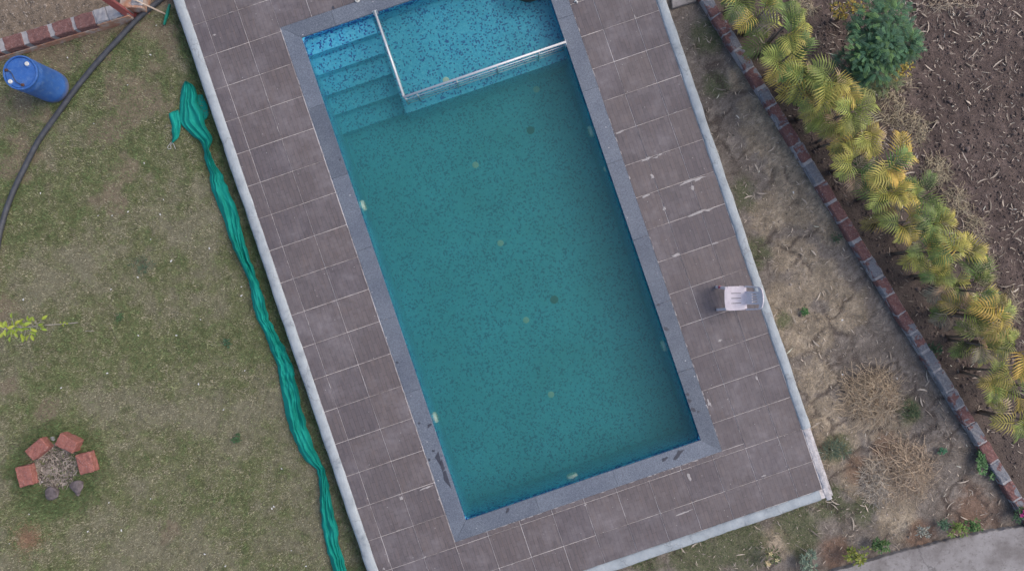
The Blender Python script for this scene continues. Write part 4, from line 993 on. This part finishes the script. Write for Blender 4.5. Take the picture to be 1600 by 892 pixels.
# ================================================================== PLANTS
def frond_mesh(kind, seed, Lr=.62, nl=10, ll=.31):
    rr_ = random.Random(seed); q = MB()
    pal = {'green': ((.06, .115, .04), (.20, .235, .07)), 'lime': ((.145, .185, .045), (.40, .36, .11)), 'gold': ((.27, .235, .05), (.54, .37, .125)), 'dry': ((.26, .20, .16), (.40, .31, .25))}[kind]
    mixc = lambda t_, k=1.0: tuple((a * (1 - t_) + b * t_) * k for a, b in zip(*pal))
    el = R(62); p_ = Vector((0, 0, 0)); pts = [p_.copy()]; dirs = []; m = 12
    arch = rr_.uniform(1.5, 2.0)
    for i in range(m):
        d_ = Vector((math.cos(el), .03 * math.sin(seed + i * .4), math.sin(el))); p_ = p_ + d_ * Lr / m; pts.append(p_.copy()); dirs.append(d_); el -= arch / m
    q.tube(pts, [.008 - .0055 * i / m for i in range(m + 1)], 4, False, mixc(.65))
    for s_ in (-1, 1):
        for i in range(nl):
            t_ = .20 + .80 * (i + .5 * (s_ > 0) * .6) / nl; f_ = min(t_ * m, m - .001); j = int(f_); b_ = pts[j].lerp(pts[j + 1], f_ - j); d_ = dirs[j]
            prof = math.sin(math.pi * min(1, .22 + .74 * t_)) ** .7; L = ll * prof * rr_.uniform(.86, 1.1)
            fw = .45 + .75 * t_; side = Vector((0, s_, 0)); n_ = Vector((-d_.z, 0, d_.x))
            dir1 = (d_ * fw + side * 1.0 + n_ * .35).normalized(); dir2 = (dir1 + Vector((0, 0, -.55)) + d_ * .2).normalized()
            wv = d_.cross(dir1).cross(dir1).normalized() * (.0135 * rr_.uniform(.75, 1.2)) if True else None
            m1 = b_ + dir1 * L * .5; tp = m1 + dir2 * L * .5; kk = rr_.uniform(.78, 1.2); o_ = len(q.v)
            q.v += [tuple(b_ - wv * .5), tuple(b_ + wv * .5), tuple(m1 + wv), tuple(m1 - wv), tuple(tp)]
            q.f += [(o_, o_ + 1, o_ + 2, o_ + 3), (o_ + 3, o_ + 2, o_ + 4)]
            tt = .25 * t_; q.c += [mixc(tt, kk), mixc(tt, kk), mixc(min(1, tt + .3), kk), mixc(min(1, tt + .3), kk), mixc(1, kk)]
    me = mesh_np('frond', q.v, q.f, np.array(q.c)); me.materials.append(M['frond']); return me
FM = {k: [frond_mesh(k, 10 * i + s_ * 3, rng.uniform(.40, .60)) for s_ in range(3)] for i, k in enumerate(('green', 'lime', 'gold', 'dry'))}
stem_cache = {}
def palm(x, y, zc, mixw, nf, lab, seed, sc=1.0):
    rr_ = random.Random(seed); c_ = P(x, y, zc); gzv = 0
    t = empty('palm', (c_.x, c_.y, 0), rr_.uniform(0, 6.28), lab, 'palm', 'palms in the row beside the brick kerb')
    ns = rr_.randint(2, 3); tops = []
    for k in range(ns):
        a = 6.283 * k / ns + rr_.random(); r_ = rr_.uniform(.03, .10); h = zc * rr_.uniform(.78, 1.0)
        tops.append((r_ * 1.6 * math.cos(a), r_ * 1.6 * math.sin(a), h))
        q = MB(); q.tube([(r_ * .5 * math.cos(a), r_ * .5 * math.sin(a), -.05), (r_ * math.cos(a), r_ * math.sin(a), h * .5), tops[-1]], [.028, .022, .015], 7, True); q.build('stem', 'bark', t, True)
    kinds = [k for k, v in zip(('green', 'lime', 'gold', 'dry'), mixw) for _ in range(v)]
    for i in range(nf):
        tp = tops[i % ns]; kd2 = rr_.choice(kinds); az = i * 2.399 + rr_.uniform(-.35, .35)
        low = i % 3 == 2; hz = (.45 + .3 * rr_.random()) if low else 1.0
        o = link('frond', rr_.choice(FM[kd2]), None, t, (tp[0] * hz, tp[1] * hz, tp[2] * hz - (.10 if kd2 == 'dry' else 0)))
        tilt = rr_.uniform(-.15, .45) + (.6 if kd2 == 'dry' else 0) - (.35 if i < 2 else 0)
        o.rotation_euler = (rr_.uniform(-.25, .25), tilt, az); s_ = sc * rr_.uniform(.8, 1.15); o.scale = (s_, s_, s_)
    return t
G_, Y_, O_ = (5, 4, 2, 2), (3, 5, 4, 2), (2, 4, 4, 2)
palms = [(1160, -14, .95, G_, 9, .85), (1190, 22, .9, G_, 9, .85), (1228, 48, 1.25, G_, 10, 1.0), (1232, 92, 1.1, G_, 9, .9), (1258, 118, 1.0, G_, 9, .85), (1298, 126, 1.35, Y_, 10, .95), (1282, 165, 1.0, O_, 9, .8), (1328, 172, 1.25, Y_, 9, .9), (1318, 208, 1.0, O_, 9, .85), (1368, 205, 1.2, Y_, 9, .85), (1345, 250, 1.05, G_, 9, .85), (1400, 258, 1.25, O_, 10, .95), (1388, 300, 1.0, O_, 9, .85), (1438, 300, 1.15, G_, 9, .85), (1415, 345, 1.0, Y_, 9, .8), (1466, 350, 1.2, Y_, 9, .85), (1448, 392, 1.0, O_, 9, .8), (1502, 392, 1.2, Y_, 9, .85), (1480, 432, 1.0, O_, 9, .75), (1528, 448, 1.15, G_, 9, .85), (1512, 490, 1.0, Y_, 9, .8), (1562, 492, 1.2, Y_, 9, .85), (1540, 536, 1.0, G_, 9, .8), (1594, 545, 1.15, Y_, 9, .85), (1566, 590, 1.0, O_, 9, .8), (1610, 612, 1.1, Y_, 9, .8), (1592, 660, 1.0, Y_, 8, .8)]
ordn = lambda i: '%d%s' % (i, {1: 'st', 2: 'nd', 3: 'rd'}.get(i if i < 20 else i % 10, 'th'))
NP = len(palms)
for i, (x, y, zc, mw, nf, sc) in enumerate(palms):
    look = {G_: 'green', Y_: 'yellow-green', O_: 'golden orange tipped'}[mw]
    palm(x, y, zc, mw, nf, '%s palm in the hedge row, %s palm counted from the concrete road' % (look, ordn(NP - i)), 200 + i, sc)

def leafy(name, x, y, zc, rx, ry, rz, n_leaf, cols, lab, cat, seed, leaf=(.05, .018), compound=0, trunk=.03, group=None, flowers=None, parent_h=None):
    """stems + a crown of leaf-sized faces spread through an uneven volume"""
    rr_ = random.Random(seed); c_ = P(x, y, zc); t = empty(name, (c_.x, c_.y, 0), 0, lab, cat, group)
    q = MB(); lobes = []
    for k in range(max(4, int(5 + n_leaf / 120))):
        a = rr_.random() * 6.283; r_ = math.sqrt(rr_.random()) * .78; lobes.append((rx * r_ * math.cos(a), ry * r_ * math.sin(a), zc + rz * rr_.uniform(-.5, .6) * (1 - r_ * .6), rr_.uniform(.28, .5)))
    for lx, ly, lz, _ in lobes[:8]: q.tube([(0, 0, -.04), (lx * .3, ly * .3, lz * .5), (lx * .9, ly * .9, lz * .95)], [trunk, trunk * .6, trunk * .2], 6)
    q.build('trunk' if cat == 'tree' else 'stem', 'bark', t, True)
    V = []; Fs = []; C = []
    def one(p_, az, el, L, w_, c):
        d_ = Vector((math.cos(az) * math.cos(el), math.sin(az) * math.cos(el), math.sin(el))); s_ = d_.cross(Vector((0, 0, 1))).normalized() * w_ / 2; o_ = len(V)
        V.extend([tuple(p_), tuple(p_ + d_ * L * .5 + s_), tuple(p_ + d_ * L + Vector((0, 0, -L * .2))), tuple(p_ + d_ * L * .5 - s_)]); Fs.append((o_, o_ + 1, o_ + 2, o_ + 3)); C.extend([c] * 4)
    for _ in range(n_leaf):
        lx, ly, lz, lr = rr_.choice(lobes); v = Vector((rr_.gauss(0, 1), rr_.gauss(0, 1), rr_.gauss(0, 1) * .8)).normalized() * (rr_.random() ** .45) * lr
        p_ = Vector((lx + v.x * rx, ly + v.y * ry, max(.02, lz + v.z * rz))); az = math.atan2(v.y, v.x) + rr_.uniform(-.9, .9); el = rr_.uniform(-.3, .7)
        kc = rr_.uniform(.65, 1.3); c = tuple(min(.7, w_ * kc) for w_ in rr_.choice(cols))
        if compound:
            d_ = Vector((math.cos(az) * math.cos(el), math.sin(az) * math.cos(el), math.sin(el))); L = leaf[0] * rr_.uniform(.7, 1.2)
            for i in range(compound):
                t_ = .2 + .8 * i / compound; b_ = p_ + d_ * L * t_ + Vector((0, 0, -.25 * L * t_ * t_))
                for s_ in (-1, 1): one(b_, az + s_ * 1.05, el * .4, leaf[1] * (1.15 - .5 * t_) * 2.4, leaf[1], c)
        else: one(p_, az, el, leaf[0] * rr_.uniform(.7, 1.3), leaf[1] * rr_.uniform(.8, 1.2), c)
    o = link('crown' if cat == 'tree' else 'foliage', mesh_np('foliage', V, Fs, np.array(C)), 'leaf', t)
    if flowers:
        for k in range(flowers[1]):
            lx, ly, lz, lr = rr_.choice(lobes); q = MB(); pc_ = flowers[0]
            for j in range(5):
                a = 6.283 * j / 5; q.add([(0, 0, 0), (.028 * math.cos(a - .4), .028 * math.sin(a - .4), .012), (.045 * math.cos(a), .045 * math.sin(a), .006), (.028 * math.cos(a + .4), .028 * math.sin(a + .4), .012)], [(0, 1, 2, 3)], pc_)
            q.build('flower', 'leaf', t, loc=(lx + rr_.uniform(-.1, .1) * rx, ly + rr_.uniform(-.1, .1) * ry, lz + rz * .45))
    return t
DG = [(.06, .15, .085), (.08, .18, .09), (.055, .13, .085), (.11, .21, .075)]
leafy('leafy_tree', 1378, 62, 1.1, .60, .58, .42, 1500, DG, 'dense dark green feathery small tree between the palms and the field', 'tree', 5, (.17, .014), 8, .035)
leafy('leafy_tree', 1335, 110, .8, .32, .32, .3, 420, DG, 'smaller dark green feathery shrub tucked under the dense dark tree', 'tree', 6, (.15, .013), 7, .02)
leafy('shrub', 1330, 15, .55, .34, .2, .25, 200, [(.36, .25, .05), (.40, .29, .06), (.16, .17, .05)], 'sparse yellow leaved shrub behind the dark feathery tree', 'shrub', 7, (.06, .03), 0, .012)
leafy('shrub', 1405, 112, .55, .28, .2, .25, 190, [(.42, .28, .05), (.38, .30, .07), (.24, .22, .06)], 'sparse golden leaved shrub at the edge of the ploughed field', 'shrub', 8, (.06, .028), 0, .012)
leafy('shrub', 1378, 130, .6, .26, .22, .3, 170, [(.15, .19, .09), (.20, .22, .09), (.11, .15, .08)], 'pale grey-green bush between the yellow palm and the golden shrub', 'shrub', 9, (.15, .011), 7, .014)
plants = [(1341, 866, .25, .17, .15, .14, 170, [(.20, .24, .04), (.14, .19, .04), (.26, .27, .05)], 'yellow-green bush on the verge of the concrete road', (.07, .03)),
          (1266, 878, .16, .14, .13, .08, 130, [(.20, .25, .19), (.16, .21, .16)], 'silvery grey-green rosette plant in the soil by the road', (.09, .03)),
          (1371, 850, .18, .17, .13, .12, 150, [(.06, .13, .05), (.09, .16, .05)], 'mid green leafy plant next to the yellow-green bush', (.07, .03)),
          (1443, 832, .2, .09, .12, .12, 90, [(.24, .25, .23), (.30, .30, .28)], 'pale grey spiky plant in the red soil by the road', (.06, .02)),
          (1474, 822, .15, .09, .08, .08, 80, [(.07, .14, .09), (.10, .17, .11)], 'small blue-green plant between the grey plant and the twin bushes', (.07, .025)),
          (1494, 829, .2, .13, .11, .12, 130, [(.14, .22, .05), (.19, .25, .06)], 'bright green bush on the road edge', (.05, .025)),
          (1521, 822, .2, .17, .10, .12, 160, [(.06, .14, .04), (.09, .17, .05)], 'dark green bush on the road edge beside the bright green one', (.05, .025)),
          (1535, 716, .12, .10, .20, .06, 130, [(.06, .14, .05), (.08, .17, .06)], 'green creeping weed beside the brick kerb', (.07, .045)),
          (1552, 741, .08, .06, .06, .04, 50, [(.07, .15, .06), (.09, .17, .07)], 'tiny green weed touching the brick kerb', (.06, .035)),
          (1472, 706, .08, .07, .05, .04, 50, [(.05, .16, .09), (.06, .18, .10)], 'tiny emerald weed on the grey earth of the dry yard', (.05, .025)),
          (1303, 704, .15, .24, .14, .08, 150, [(.055, .085, .06), (.07, .10, .07)], 'dark green grassy weed at the corner of the deck', (.13, .012)),
          (1425, 642, .10, .15, .12, .05, 150, [(.06, .10, .05), (.08, .12, .06)], 'low dark weeds beside the tangled straw heap', (.06, .014)),
          (1205, 872, .2, .14, .14, .1, 90, [(.08, .11, .05), (.12, .13, .06)], 'cream flowering plant on the soil verge', (.06, .025)),
          (1597, 806, .2, .12, .14, .12, 110, [(.05, .12, .05), (.06, .13, .05)], 'magenta flowering shrub by the road and kerb', (.05, .03)),
          (1258, 488, .08, .06, .06, .04, 60, [(.05, .15, .04), (.06, .17, .05)], 'bright green weed on the tan turf near the deck', (.05, .02)),
          (1463, 545, .1, .16, .14, .05, 90, [(.05, .10, .05), (.06, .11, .06)], 'low green ground cover between the kerb and the palms', (.06, .02)),
          (1306, 372, .07, .08, .07, .03, 60, [(.05, .10, .06), (.07, .12, .07)], 'faint green weed on the tan turf beside the kerb', (.05, .014)),
          (1170, 38, .3, .16, .14, .2, 150, [(.05, .10, .04), (.06, .12, .05)], 'dark green weed under the first palms', (.06, .03)),
          (188, 496, .05, .06, .05, .03, 50, [(.06, .12, .05), (.07, .13, .05)], 'dark green weed in the middle of the lawn', (.05, .02)),
          (369, 685, .05, .07, .06, .03, 60, [(.055, .11, .05), (.06, .12, .05)], 'dark green weed on the lawn level with the fire pit', (.05, .02)),
          (355, 536, .05, .06, .06, .03, 50, [(.055, .11, .06), (.06, .12, .06)], 'round green weed on the lawn near the green cloth', (.05, .02)),
          (222, 410, .05, .19, .16, .03, 170, [(.08, .13, .08), (.07, .11, .07)], 'broad bluish green weed patch on the lawn', (.05, .009))]
for k, (x, y, zc, rx, ry, rz, nl, cs, lab, lf) in enumerate(plants):
    fl = {'cream flowering plant on the soil verge': ((.62, .52, .32), 7), 'magenta flowering shrub by the road and kerb': ((.42, .03, .22), 14)}.get(lab)
    leafy('weed' if 'weed' in lab else 'shrub', x, y, zc, rx * 1.15, ry * 1.15, rz, nl, cs, lab, 'weed' if 'weed' in lab else 'plant', 300 + k, lf, 0, .006, None, fl)

# ---- young sapling, tall and thin
sb = P(121, 504, 0); tree = empty('sapling', (sb.x, sb.y, 0), 0, 'thin grey-stemmed sapling with yellow-green leaves on the lawn', 'tree')
sp3 = [Vector((0, 0, -.03)), Vector((.01, .0, .5)), Vector((-.0, .005, 1.0)), Vector((.015, -.005, 1.5)), Vector((0, 0, 1.85))]
q = MB(); q.tube(spline(sp3, 4), [.012 - .0085 * i / 16 for i in range(17)], 7); q.build('trunk', 'grey_stem', tree, True)
rr_ = random.Random(4)
def big_leaf(L, w_, c):
    q = MB(); us = [0, .25, .55, .8, 1]; hw = [.08, .8, 1, .62, .02]; V = []
    for u_, h_ in zip(us, hw): V += [(u_ * L, -h_ * w_ / 2, .10 * L * math.sin(u_ * 3) + .012 * h_), (u_ * L, 0, .10 * L * math.sin(u_ * 3)), (u_ * L, h_ * w_ / 2, .10 * L * math.sin(u_ * 3) + .012 * h_)]
    Fs = [(3 * i + j, 3 * i + j + 1, 3 * i + j + 4, 3 * i + j + 3) for i in range(4) for j in range(2)]
    me = mesh_np('leaf', V, Fs, np.tile(np.array(c), (len(V), 1)), True); me.materials.append(M['leaf']); return me
LV = [big_leaf(.115, .052, (.27, .34, .045)), big_leaf(.10, .045, (.22, .30, .05)), big_leaf(.12, .05, (.32, .37, .06))]
for i in range(46):
    z = 1.05 + .80 * (i / 45) ** .8; az = i * 2.4 + rr_.uniform(-.3, .3); r_ = rr_.uniform(.0, .16) * (1 if z < 1.75 else .4)
    o = link('leaf', rr_.choice(LV), None, tree, (r_ * math.cos(az), r_ * math.sin(az), z)); o.rotation_euler = (rr_.uniform(-.4, .4), rr_.uniform(-.35, .45), az)
    if r_ > .02:
        q = MB(); q.tube([(0, 0, z - .03), (r_ * math.cos(az), r_ * math.sin(az), z)], .003, 5); q.build('twig', 'grey_stem', tree)
for i in range(7):
    o = link('leaf', rr_.choice(LV), None, tree, (.01, 0, .36 + .02 * i)); o.rotation_euler = (rr_.uniform(-.4, .4), rr_.uniform(-.3, .5), i * 2.4); o.scale = (.45,) * 3
tw = P(140, 517, .015); q = MB(); q.tube([(-.07, .0, .0), (0, .004, .006), (.08, -.003, .0)], [.004, .005, .003], 6); tag(q.build('twig', 'grey_stem', None, False, tuple(tw)), 'short dry twig lying on the lawn beside the sapling', 'twig')

# ---- fallen white petals on the lawn
pet = MB(); pet.add([(-.02, -.009, .004), (.0, -.014, .012), (.022, -.006, .006), (.022, .007, .006), (.0, .013, .011), (-.02, .008, .004), (0, 0, .004)], [(0, 1, 6), (1, 2, 6), (2, 3, 6), (3, 4, 6), (4, 5, 6), (5, 0, 6)])
pm = mesh_np('fallen_petal', pet.v, pet.f); pm.materials.append(M['white_scrap'])
for x, y in ((235, 86), (199, 133), (146, 193), (225, 255), (63, 302), (255, 312), (153, 337), (175, 337), (250, 335), (235, 374), (267, 408), (327, 388), (215, 433), (200, 331), (36, 468), (173, 452), (377, 448), (377, 462), (313, 499), (275, 524), (216, 524), (167, 583), (95, 606), (310, 600), (382, 579), (349, 640), (170, 785), (235, 779), (45, 803), (14, 849), (137, 830), (190, 828), (320, 865), (352, 884), (440, 732), (425, 794), (428, 791), (455, 860), (478, 884), (105, 90), (244, 40), (1239, 301), (1317, 585), (1402, 591), (1316, 500)):
    w_ = P(x, y, .02); z = ground_z(np.array([w_.x]), np.array([w_.y]))[0]
    o = link('fallen_petal', pm, None, None, (w_.x, w_.y, z + .022), random.random() * 6.28); s_ = random.uniform(.55, 1.0); o.scale = (s_, s_, s_)
    tag(o, 'small white petal fallen on the grass', 'petal', 'fallen white petals')
